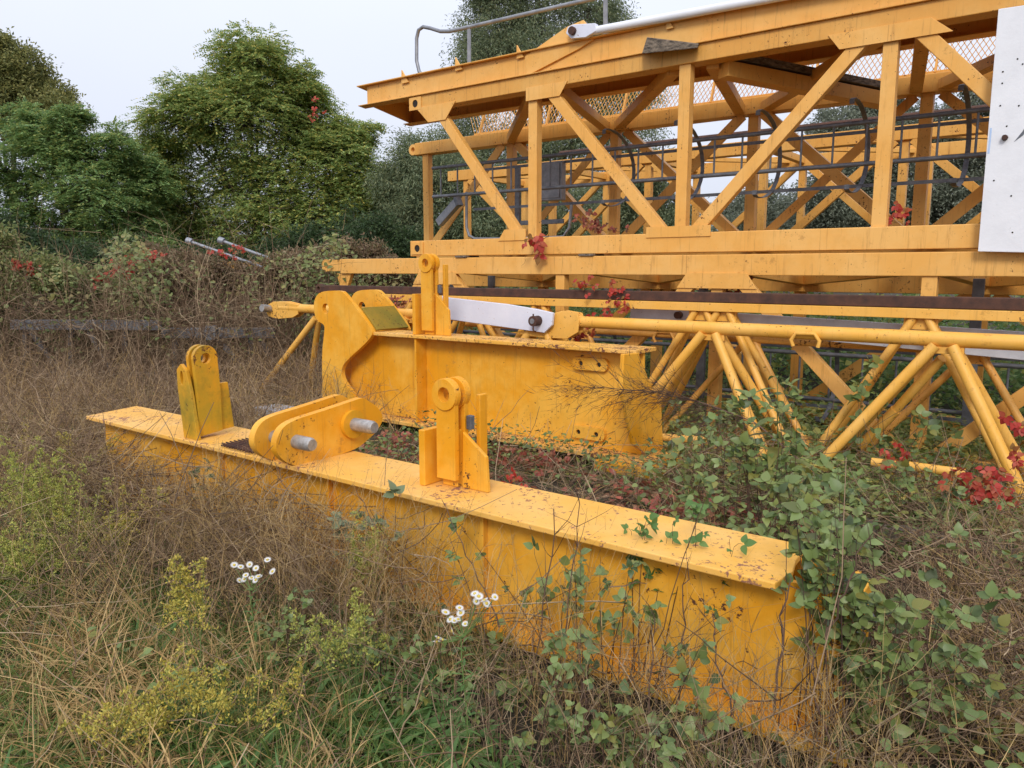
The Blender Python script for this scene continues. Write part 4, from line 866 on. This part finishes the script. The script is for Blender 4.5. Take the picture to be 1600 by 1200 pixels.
    S = Soup(); m = 14000; x = RNG.uniform(-120, 640, m); y = 402 + 26 * np.sin(x * .021 + .5) + 14 * np.sin(x * .057) + 165 * RNG.beta(1.2, 1.5, m); D = RNG.uniform(10.6, 12.6, m)
    P = np.array([on_d(a_, b_, c_) for a_, b_, c_ in zip(x, y, D)]); P = P[patch(P, 2.2, .1, 1.) & (P[:, 2] > 0)]; m = len(P)
    S.ovates(P, unit(RNG.normal(size=(m, 3)) * np.array([1, 1, .6])), unit(EZ - np.array([0, .5, 0]) + RNG.normal(size=(m, 3)) * .6), RNG.uniform(.04, .095, m), RNG.uniform(.03, .065, m))
    tag(S.build('hedge_leaves', M['hedge'], org=(-4, 11, 0)), 'small bramble leaves scattered through the brown hedge tangle', 'ground cover', kind='stuff')
    S = Soup()
    for n, reg, h0, h1, thr in ((16000, (-3.8, .3, .5, 2.4), .07, .15, -.05), (12000, (-7.5, -3, .3, 2.4), .06, .15, .05)):   # rosettes of broad weed leaves low in the grass
        P = scatter(n, *reg); P = P[patch(P, 3.1, thr, 7.)]; m = len(P); P[:, 2] += RNG.uniform(0, .05, m)
        S.ovates(P, unit(RNG.normal(size=(m, 3)) * np.array([1, 1, .2]) + EZ * .55), unit(EZ + RNG.normal(size=(m, 3)) * .3), RNG.uniform(h0, h1, m), RNG.uniform(.012, .03, m), .2, .5)
    tag(S.build('broad_weed_leaves', M['fresh'], org=(0, 2, 0)), 'fresh green weed leaves low in the dead grass', 'weeds', kind='stuff')
    S = Soup()
    for n, reg, z1, thr in ((14000, (-5, 1.6, 3.9, 7.6), .34, -.1), (4200, (-1.2, 1.5, 2.3, 5.2), .34, -.1), (5000, (-4, .4, 1.3, 2.5), .2, .3), (5000, (-8, -3.5, 1.2, 2.5), .25, .4), (3500, (-6, 2, 7, 9.5), .5, -.2)):
        P = scatter(n, *reg); P = P[patch(P, 1.7, thr, 5.)]; m = len(P)
        if not m: continue
        P[:, 2] += RNG.uniform(.02, 1, m) * z1
        S.ovates(P, unit(RNG.normal(size=(m, 3)) * np.array([1, 1, .35])), unit(EZ + RNG.normal(size=(m, 3)) * .45), RNG.uniform(.026, .06, m), RNG.uniform(.02, .042, m))
    tag(S.build('low_leaf_cover', M['bramble'], org=(0, 4, 0)), 'low bramble and clover leaves creeping through the weeds', 'ground cover', kind='stuff')
weeds()

def compound(S, P, D, N, L, nl=3):
    """bramble / creeper leaf: nl leaflets spread from one point"""
    n = len(P); S_ = unit(np.cross(D, N)); ang = np.linspace(-1.15, 1.15, nl) if nl == 3 else np.linspace(-1.6, 1.6, nl)
    for a_ in ang:
        d = unit(D * math.cos(a_) + S_ * math.sin(a_)); l = L * (1.12 if abs(a_) < .2 else .92)
        S.ovates(P + d * (L * .12)[:, None], unit(d + RNG.normal(size=(n, 3)) * .12), unit(N + RNG.normal(size=(n, 3)) * .22), l, l * .76, RNG.uniform(.08, .3), RNG.uniform(.1, .4))
def bramble(label, pts, T, nleaf, size=.05, mat='bramble', name='bramble', cat='bramble', group='brambles around the beams', cane='dtwig', yellow=0, nl=3):
    """canes arching from the ground through leaf clusters; pts: (x, y, spread px) in the photo's scale at plane t=T"""
    C = np.array([on_t(x, y, T) for x, y, r in pts]); dist = C @ _f; R = np.array([r for *_, r in pts]) * dist / FPX
    b0 = C.mean(0).copy(); b0[2] = gz(b0[0], b0[1]); root = thing(name, b0, label, cat, group)
    st, leafP, leafD, pet = [], [], [], []
    per = max(2, nleaf // len(pts))
    for c_, r in zip(C, R):
        nc = max(2, per // 5)
        for k_ in range(nc):
            tip = c_ + RNG.normal(size=3) * r * np.array([.6, .3, .55]); g = b0 + RNG.normal(size=3) * np.array([.1, .04, 0]) + (c_ - b0) * .45; g[2] = gz(g[0], g[1])
            tip[2] = max(tip[2], g[2] + .08); mid = (g + tip) / 2 + EZ * abs(tip[2] - g[2]) * .18 + RNG.normal(size=3) * .02
            t = np.linspace(0, 1, 8)[:, None]; A = (1 - t) ** 2 * g + 2 * t * (1 - t) * mid + t * t * tip; st.append(A)
            m = max(1, per // nc)
            for q in range(m):
                f = RNG.integers(4, 8) if A[-1, 2] > .1 else RNG.integers(2, 8); p = A[f] + RNG.normal(size=3) * r * .28; leafP.append(p); leafD.append(p - A[max(f - 2, 0)]); pet.append(np.stack([A[f], (A[f] + p) / 2 + EZ * .008, p]))
    b = Soup(); b.stems(np.array(st), np.full(len(st), .0028), 4); run = np.stack([np.stack([b0 + EZ * .004, (b0 + q[0]) / 2 + EZ * .012, q[0]]) for q in st]); b.stems(run, np.full(len(run), .0028), 4, 0); b.stems(np.array(pet), np.full(len(pet), .0012), 3, .4); b.build('cane', M[cane], root)
    P = np.array(leafP); D = unit(np.array(leafD) + RNG.normal(size=P.shape) * .06); D[:, 2] *= .5; D = unit(D); n = len(P)
    N = unit(EZ + np.array([0, -.45, 0]) + RNG.normal(size=(n, 3)) * .35)
    S = Soup(); compound(S, P, D, N, RNG.uniform(.5, 1.25, n) * size * .88, nl); S.build('leaves', M[mat], root, smooth=True)
    if yellow:
        S = Soup(); i = RNG.integers(0, n, yellow); compound(S, P[i] + RNG.normal(size=(yellow, 3)) * .03, D[i], N[i], np.full(yellow, size * .8)); S.build('yellow_leaves', M['yellowleaf'], root, smooth=True)
    return root
bramble('dense grey green bramble climbing over the right end of the low beam', [(1310, 850, 45), (1275, 890, 30), (1345, 920, 50), (1385, 980, 50), (1350, 1040, 40), (1420, 1060, 50), (1290, 800, 45), (1370, 860, 50), (1340, 1110, 35), (1250, 800, 35), (1290, 860, 30), (1320, 960, 35)], 2.64, 260, .052, 'bramble')
bramble('bramble with broad leaves at the bottom right corner', [(1430, 960, 50), (1480, 1020, 60), (1540, 1100, 60), (1400, 1130, 60), (1480, 900, 50), (1560, 970, 50), (1450, 850, 50), (1540, 890, 50)], 2.85, 90, .045, 'bramble')
bramble('bramble trailing over the middle of the weeds behind the right part of the low beam', [(1130, 680, 40), (1100, 720, 45), (1170, 740, 50), (1080, 770, 35), (1200, 790, 45), (1150, 790, 45), (1240, 750, 40), (1280, 790, 40), (1050, 730, 30)], 3.6, 130, .055, 'bramble')
bramble('bramble spray resting on the low beam top near its right end', [(1010, 815, 22), (995, 830, 18), (1090, 800, 24), (1140, 850, 26), (1060, 830, 20)], 2.72, 50, .045, 'fresh')
bramble('thin bramble in front of the low beam, centre right below its top edge', [(960, 880, 30), (980, 870, 22), (900, 870, 25), (840, 885, 26), (900, 930, 28), (930, 960, 25), (1010, 930, 30), (700, 830, 26), (1120, 950, 28)], 2.46, 78, .046, 'bramble')
bramble('low bramble in front of the low beam, among the dead stems at bottom centre', [(910, 990, 30), (870, 1000, 25), (990, 1080, 30), (1040, 1090, 30), (960, 1140, 30), (1090, 1010, 28), (790, 1040, 28), (1150, 1090, 30)], 2.15, 66, .046, 'bramble')
bramble('pale grey leaved bramble standing against the low beam right of the pinned bracket', [(535, 785, 26), (560, 800, 22), (545, 825, 26), (600, 790, 18), (560, 860, 24)], 2.4, 34, .06, 'bramble_grey')
bramble('bramble with yellow and orange tinged leaves in the grass at lower left', [(130, 990, 26), (150, 1020, 28), (175, 1040, 24), (115, 1025, 20)], 1.75, 14, .055, 'fresh', yellow=5)
bramble('dark bramble in the grass under the white daisies at bottom centre left', [(330, 990, 24), (620, 1010, 30), (560, 1050, 30), (690, 1080, 30), (640, 1130, 30)], 1.9, 40, .035, 'bramble')
bramble('bramble growing inside the bottom crane section between the jib legs', [(1390, 680, 35), (1440, 690, 40), (1320, 690, 40), (1500, 680, 40), (1250, 680, 35), (1360, 560, 20), (1350, 590, 20)], 6.3, 90, .075, 'bramble')
bramble('taller bramble clump rising before the jib legs right of the fork beam end', [(1225, 640, 28), (1210, 680, 35), (1260, 710, 38), (1170, 690, 32), (1240, 760, 40), (1150, 640, 24)], 3.9, 130, .058, 'bramble')
bramble('leafy bramble low in the dark gap at bottom centre, right of the tall daisies', [(860, 1060, 30), (900, 1100, 30), (830, 1110, 30), (960, 1080, 30), (1010, 1140, 30), (740, 1110, 30)], 1.95, 80, .036, 'bramble')
bramble('dark low leaves in the gap below the flat daisy cluster', [(480, 1010, 40), (420, 980, 30), (560, 990, 40), (470, 940, 30)], 1.85, 90, .034, 'bramble')
bramble('low bramble hiding the jib feet in the right half, behind the dry grass', [(1330, 740, 35), (1420, 745, 40), (1500, 745, 35), (1560, 790, 40), (1270, 740, 30), (1450, 780, 40)], 5.2, 130, .06, 'bramble')
bramble('bramble behind the fork beam end, at the foot of the first jib legs', [(1060, 660, 30), (1110, 640, 25), (1150, 660, 30), (1050, 700, 30)], 5.3, 45, .065, 'bramble')
bramble('dark bramble against the low beam under the mossy lug', [(330, 760, 22), (345, 740, 18), (320, 720, 14)], 2.52, 22, .045, 'darkleaf')

def tall_green():
    base = on_z(1225, 760, gz(1, 4.5)); top = on_t(1215, 590, 4.1); base = np.array([top[0] + .05, top[1], gz(top[0], top[1])])
    root = thing('green_weed', base, 'tall fresh green weed with long drooping leaves right of the fork beam end', 'weed')
    A = np.array([[base, base * .6 + top * .4 + np.array([.02, 0, 0]), base * .25 + top * .75, top]]); b = Soup(); b.stems(A, np.array([.006]), 6); b.build('stem', M['gstem'], root)
    S = Soup(); n = 20; f = np.linspace(.45, 1, n); P = base + (top - base) * f[:, None]; an = np.arange(n) * 2.4
    D = unit(np.stack([np.cos(an), np.sin(an), np.full(n, .25)], 1)); S.ovates(P, D, unit(EZ + D * -.2), np.linspace(.30, .12, n), np.linspace(.09, .035, n), .15, .55); S.build('leaves', M['bramble'], root, smooth=True)
tall_green()

def creeper(label, pts, T, n, size=.05, mat='red', nl=5, hang=None):
    if size < .08: size *= .68; n = int(n * 1.25)
    C = np.array([on_t(x, y, T) for x, y in pts]); root = thing('creeper_vine', C[-1], label, 'creeper', 'red creepers on the steel')
    t = np.linspace(0, len(C) - 1, 4 * len(C)); A = np.stack([np.interp(t, np.arange(len(C)), C[:, k_]) for k_ in range(3)], 1) + RNG.normal(size=(len(t), 3)) * .008
    b = Soup(); b.stems(A[None], np.array([.004]), 4); b.build('vine', M['dtwig'], root)
    i = RNG.integers(0, len(A), n); P = A[i] + RNG.normal(size=(n, 3)) * .05 * np.array([1.3, .5, 1.0]) - ET * .04; D = unit(RNG.normal(size=(n, 3)) * .5 - EZ * .8 - ET * .25); N = unit(-ET * 1.0 + EZ * .3 + RNG.normal(size=(n, 3)) * .4)
    S = Soup(); compound(S, P, D, N, RNG.uniform(.7, 1.2, n) * size, nl); S.build('leaves', M[mat], root, smooth=True)
creeper('bright red creeper strand hanging over the stacked chords below the second post', [(858, 368), (845, 378), (838, 390), (822, 400), (814, 420)], 7.02, 9, .085, nl=3)
creeper('red creeper climbing inside the upper section right of the cabinet', [(900, 335), (910, 345), (925, 352), (940, 360), (985, 362)], 7.9, 24, .07, 'dullred')
creeper('red creeper behind the rusty rail above the chipped white tie bar', [(905, 440), (930, 448), (955, 455), (975, 475), (940, 490), (915, 520)], 6.62, 34, .07)
creeper('dull red creeper behind the fork head plates', [(600, 462), (612, 470), (630, 478), (640, 466)], 6.4, 14, .07, 'dullred')
creeper('small red creeper tuft on the lower chord beside the third post', [(1383, 350), (1392, 345), (1410, 350)], 7.35, 8, .075)
creeper('red creeper leaves hanging under the gusset of the bottom section', [(1098, 452), (1120, 455), (1150, 452), (1172, 445)], 7.3, 16, .06, 'dullred')
creeper('red creeper growing up the rightmost jib leg', [(1580, 655), (1588, 680), (1592, 705), (1578, 760)], 5.5, 14, .07)
creeper('red creeper patch in the weeds left of the rightmost jib leg', [(1500, 730), (1520, 745), (1560, 750), (1575, 775), (1520, 770)], 5.3, 30, .065)
creeper('small red creeper sprig among the brambles between the jib legs', [(1385, 700), (1398, 706), (1405, 712)], 5.7, 7, .06)
creeper('red creeper leaves behind the middle lug on the low beam', [(810, 752), (822, 748), (835, 752)], 3.2, 8, .045)
creeper('dull red creeper mat under the fork beam beside the bracket pins', [(600, 690), (640, 690), (680, 700), (760, 710), (830, 712), (880, 715)], 5.0, 90, .06, 'dullred')
def hedge_creeper(label, pts, D, n, size):
    C = np.array([on_d(x, y, D) for x, y in pts]); root = thing('creeper_vine', C[0], label, 'creeper', 'red creepers on the hedge')
    b = Soup(); b.stems(C[None], np.array([.006]), 4); b.build('vine', M['dtwig'], root)
    i = RNG.uniform(0, len(C) - 1, n); k_ = i.astype(int); P = C[k_] + (C[np.minimum(k_ + 1, len(C) - 1)] - C[k_]) * (i - k_)[:, None] + RNG.normal(size=(n, 3)) * size
    S = Soup(); compound(S, P, unit(RNG.normal(size=(n, 3)) - EZ * .6), unit(EZ * .6 - np.array([0, 1, 0]) + RNG.normal(size=(n, 3)) * .4), RNG.uniform(.7, 1.2, n) * size, 5); S.build('leaves', M['red'], root, smooth=True)
hedge_creeper('red creeper along the hedge crest beside the yellow beam end', [(145, 438), (200, 418), (230, 402), (252, 405)], 11.6, 60, .06)
hedge_creeper('red creeper tuft on the hedge at the left edge', [(22, 412), (38, 418), (52, 424)], 11.2, 26, .055)
hedge_creeper('red creeper tuft on the hedge between the steel rods', [(335, 398), (360, 393), (380, 388)], 12.0, 14, .055)
hedge_creeper('orange red creeper high in the right of the tall robinia', [(484, 150), (500, 165), (492, 185), (480, 172)], 19.3, 9, .075)

# goldenrod
def goldenrod(label, x, y, T, h, w, n, mat='golden'):
    top = on_t(x, y, T); B = top.copy(); B[2] = gz(B[0], B[1]); B += np.array([.04, .02, 0]); root = thing('goldenrod', B, label, 'goldenrod', 'goldenrod plants')
    S = Soup(); st = []; st2 = []
    for k_ in range(n):
        tip = top + RNG.normal(size=3) * np.array([w, w * .5, h * .25]); b = B + RNG.normal(size=3) * np.array([w * .3, w * .2, 0]); b[2] = gz(b[0], b[1])
        t = np.linspace(0, 1, 6)[:, None]; A = b + (tip - b) * t + np.array([w * .5, 0, -.03]) * random.uniform(-1, 1) * t * t; st.append(A)
        for q in range(7):
            p = A[3] + (A[5] - A[3]) * (q / 6); d = unit(np.array([RNG.normal(), RNG.normal(), .12])); m = 13; l = .10 * (1 - q / 10)
            R_ = p + d * np.linspace(0, l, m)[:, None] - EZ * (np.linspace(0, 1, m) ** 2)[:, None] * .03; st2.append(R_[::3])
            R_ = np.concatenate([R_ + RNG.normal(size=R_.shape) * .004 for _ in range(2)]); mm = len(R_)
            S.diamonds(R_, unit(RNG.normal(size=(mm, 3)) + EZ * .6), rnd_dir(mm), RNG.uniform(.009, .018, mm), .0065)
    b2 = np.array([x_[:5] for x_ in st2])
    b = Soup(); b.stems(np.array(st), np.full(len(st), .0022), 4); b.stems(b2, np.full(len(b2), .0008), 3); b.build('stem', M['gstem'], root); S.build('plume', M[mat], root)
for a_ in (('pale green goldenrod, the tallest, at the left edge below the hedge', 55, 735, 1.75, .45, .17, 40, 'goldgreen'),
           ('pale green goldenrod at the left edge, lower and nearer than the tallest', 30, 850, 1.45, .40, .13, 26, 'goldgreen'),
           ('yellow goldenrod plume before the left part of the low beam, left of the white daisies', 285, 865, 1.5, .28, .06, 8, 'golden'),
           ('low yellow goldenrod in the grass at the bottom left', 220, 1100, 1.15, .14, .13, 11, 'golden'),
           ('low yellow goldenrod below the left daisy plant', 350, 1050, 1.35, .14, .11, 11, 'golden'),
           ('bent yellow green goldenrod leaning between the two daisy plants', 510, 965, 1.75, .3, .15, 10, 'goldgreen'),
           ('green goldenrod against the low beam below the grey bramble', 575, 860, 2.3, .3, .08, 9, 'goldgreen'),
           ('ochre goldenrod at the left end of the low beam', 95, 690, 2.35, .25, .18, 14, 'golden'),
           ('pale green goldenrod between the left edge and the low beam end, behind the two tallest', 95, 790, 1.75, .38, .13, 22, 'goldgreen'),
           ('ochre goldenrod tuft under the left half of the low beam', 170, 800, 1.9, .25, .16, 12, 'golden')): goldenrod(*a_)
# daisies (fleabane)
def daisy(label, heads, T, r=.016):
    H = np.array([on_t(x, y, T) for x, y in heads]); c = H.mean(0); B = np.array([c[0], c[1], gz(c[0], c[1])]); root = thing('daisy_plant', B, label, 'daisy', 'white daisies')
    k_ = c.copy(); k_[2] -= .08; b = Soup(); t = np.linspace(0, 1, 6)[:, None]
    b.stems((B + (k_ - B) * t + np.array([.01, 0, 0]) * np.sin(t * 5))[None], np.array([.0035]), 5, .4)
    A = np.stack([np.stack([k_ + (h - k_) * f + EZ * -.01 * math.sin(f * 3.1) for f in (0, .35, .7, 1)]) for h in H]); b.stems(A, np.full(len(H), .0016), 4, .3); b.build('stem', M['gstem'], root)
    S = Soup(); n = 26; f = np.linspace(.1, 1, n); P = B + (k_ - B) * f[:, None]; an = np.arange(n) * 2.4; D = unit(np.stack([np.cos(an), np.sin(an), np.full(n, .5)], 1)); S.ovates(P, D, unit(EZ + D * -.5), np.linspace(.075, .035, n), np.linspace(.014, .008, n), .2, .4); S.build('leaves', M['fresh'], root, smooth=True)
    for h in H:
        ax = unit(EZ + RNG.normal(size=3) * .35 + np.array([0, -.35, 0])); x_ = unit(np.cross(ax, np.array([1., 0, 0]))); y_ = np.cross(ax, x_); m = 22; an = np.linspace(0, 2 * math.pi, m, endpoint=False)
        D = unit(np.cos(an)[:, None] * x_ + np.sin(an)[:, None] * y_ + ax * .15); S = Soup(); rr_ = r * RNG.uniform(.8, 1.1)
        S.diamonds(h + D * rr_ * .25, D, pt(ax, m), rr_ * .8, rr_ * .24, .0); o = S.build('flower_head', M['petal'], root)
        MB().tube([h - ax * .002, h + ax * .003, h + ax * .0045], [rr_ * .3, rr_ * .33, rr_ * .18], 10).build('flower_eye', M['eye'], o, bev=0)
daisy('white daisy plant with a flat cluster of flowers, left of centre in the weeds', [(366, 883), (376, 886), (390, 882), (400, 888), (418, 875), (382, 905), (393, 903), (400, 906), (374, 907), (384, 899), (426, 893), (404, 901)], 1.78)
daisy('white daisy plant with a loose tall cluster of yellow eyed flowers at bottom centre', [(696, 957), (718, 950), (720, 958), (710, 970), (704, 968), (727, 975), (742, 928), (748, 932), (757, 938), (773, 933), (770, 937), (744, 940), (685, 997), (692, 1000), (682, 1003), (706, 986), (760, 943), (716, 968)], 1.85)
daisy('small cream daisy far left of the flat white cluster', [(215, 910), (222, 913), (224, 938), (219, 915)], 1.9, .009)

# dead standing stalks one can pick out
def stalk(x0, y0, x1, y1, T, r, mat='dtwig', n=10, lab='tall dark dead weed stalk standing in the tangle before the low beam'):
    a_, b_ = on_t(x0, y0, T), on_t(x1, y1, T); root = thing('dead_stalk', a_, lab, 'dead stalk', 'dead stalks before the low beam')
    t = np.linspace(0, 1, 12)[:, None]; A = a_ + (b_ - a_) * t + RNG.normal(size=(12, 3)) * .007 * (t > 0); S = Soup(); S.stems(A[None], np.array([r]), 5, .6)
    for k_ in range(n):
        p = A[RNG.integers(3, 12)]; l = np.linalg.norm(b_ - a_) * RNG.uniform(.08, .25); B = arcs(p[None], unit((b_ - a_) / np.linalg.norm(b_ - a_) + RNG.normal(size=3) * .6)[None], l, 4, RNG.normal(size=(1, 3)) * .2, .01); S.stems(B, np.array([r * .4]), 3)
    S.build('stem', M[mat], root)
for q in ((175, 880, 140, 690, 2.3, .005), (240, 960, 215, 740, 2.1, .005), (255, 900, 230, 800, 2.0, .004), (815, 1180, 870, 800, 2.25, .0045), (860, 1120, 905, 790, 2.3, .004), (1210, 1110, 1235, 900, 2.45, .005), (1290, 1000, 1360, 830, 2.5, .004), (470, 950, 480, 760, 2.35, .004), (500, 900, 430, 720, 2.4, .004),
          (1010, 1190, 1020, 960, 2.2, .004), (925, 1190, 905, 1000, 2.1, .004), (1150, 1170, 1110, 960, 2.3, .004), (375, 880, 300, 720, 2.4, .004), (650, 960, 560, 770, 2.35, .004), (780, 980, 690, 780, 2.4, .0035), (1060, 1100, 1075, 880, 2.45, .004), (1300, 1190, 1260, 990, 2.35, .004)):
    stalk(*q)
def broom():
    cane = [on_t(x, y, 4.9) for x, y in ((1250, 720), (1180, 660), (1100, 630), (1020, 612), (930, 605))]; root = thing('dry_branch', cane[0], 'dark dry branch with fine drooping twigs arching across the fork beam end', 'branch')
    S = Soup(); A = np.array(cane); t = np.linspace(0, 4, 24); A = np.stack([np.interp(t, np.arange(5), A[:, k_]) for k_ in range(3)], 1); S.stems(A[None], np.array([.006]), 5, .6)
    n = 150; f = RNG.integers(6, 24, n); P = A[f]; d = unit(-ES * 1.0 + np.stack([np.zeros(n)] * 2 + [RNG.normal(size=n) * .55 - .1], 1) + RNG.normal(size=(n, 3)) * .22); L = RNG.uniform(.15, .55, n)
    B = arcs(P, d, L, 6, RNG.normal(size=(n, 3)) * .15 - EZ * .1, .015); S.stems(B, np.full(n, .0018), 3)
    for k_ in range(6):
        b = B[np.arange(n), RNG.integers(2, 6, n)]; S.stems(arcs(b, unit(d + RNG.normal(size=(n, 3)) * .5), L * .22, 3, RNG.normal(size=(n, 3)) * .1), np.full(n, .0015), 3)
    S.build('twigs', M['dtwig'], root)
broom()
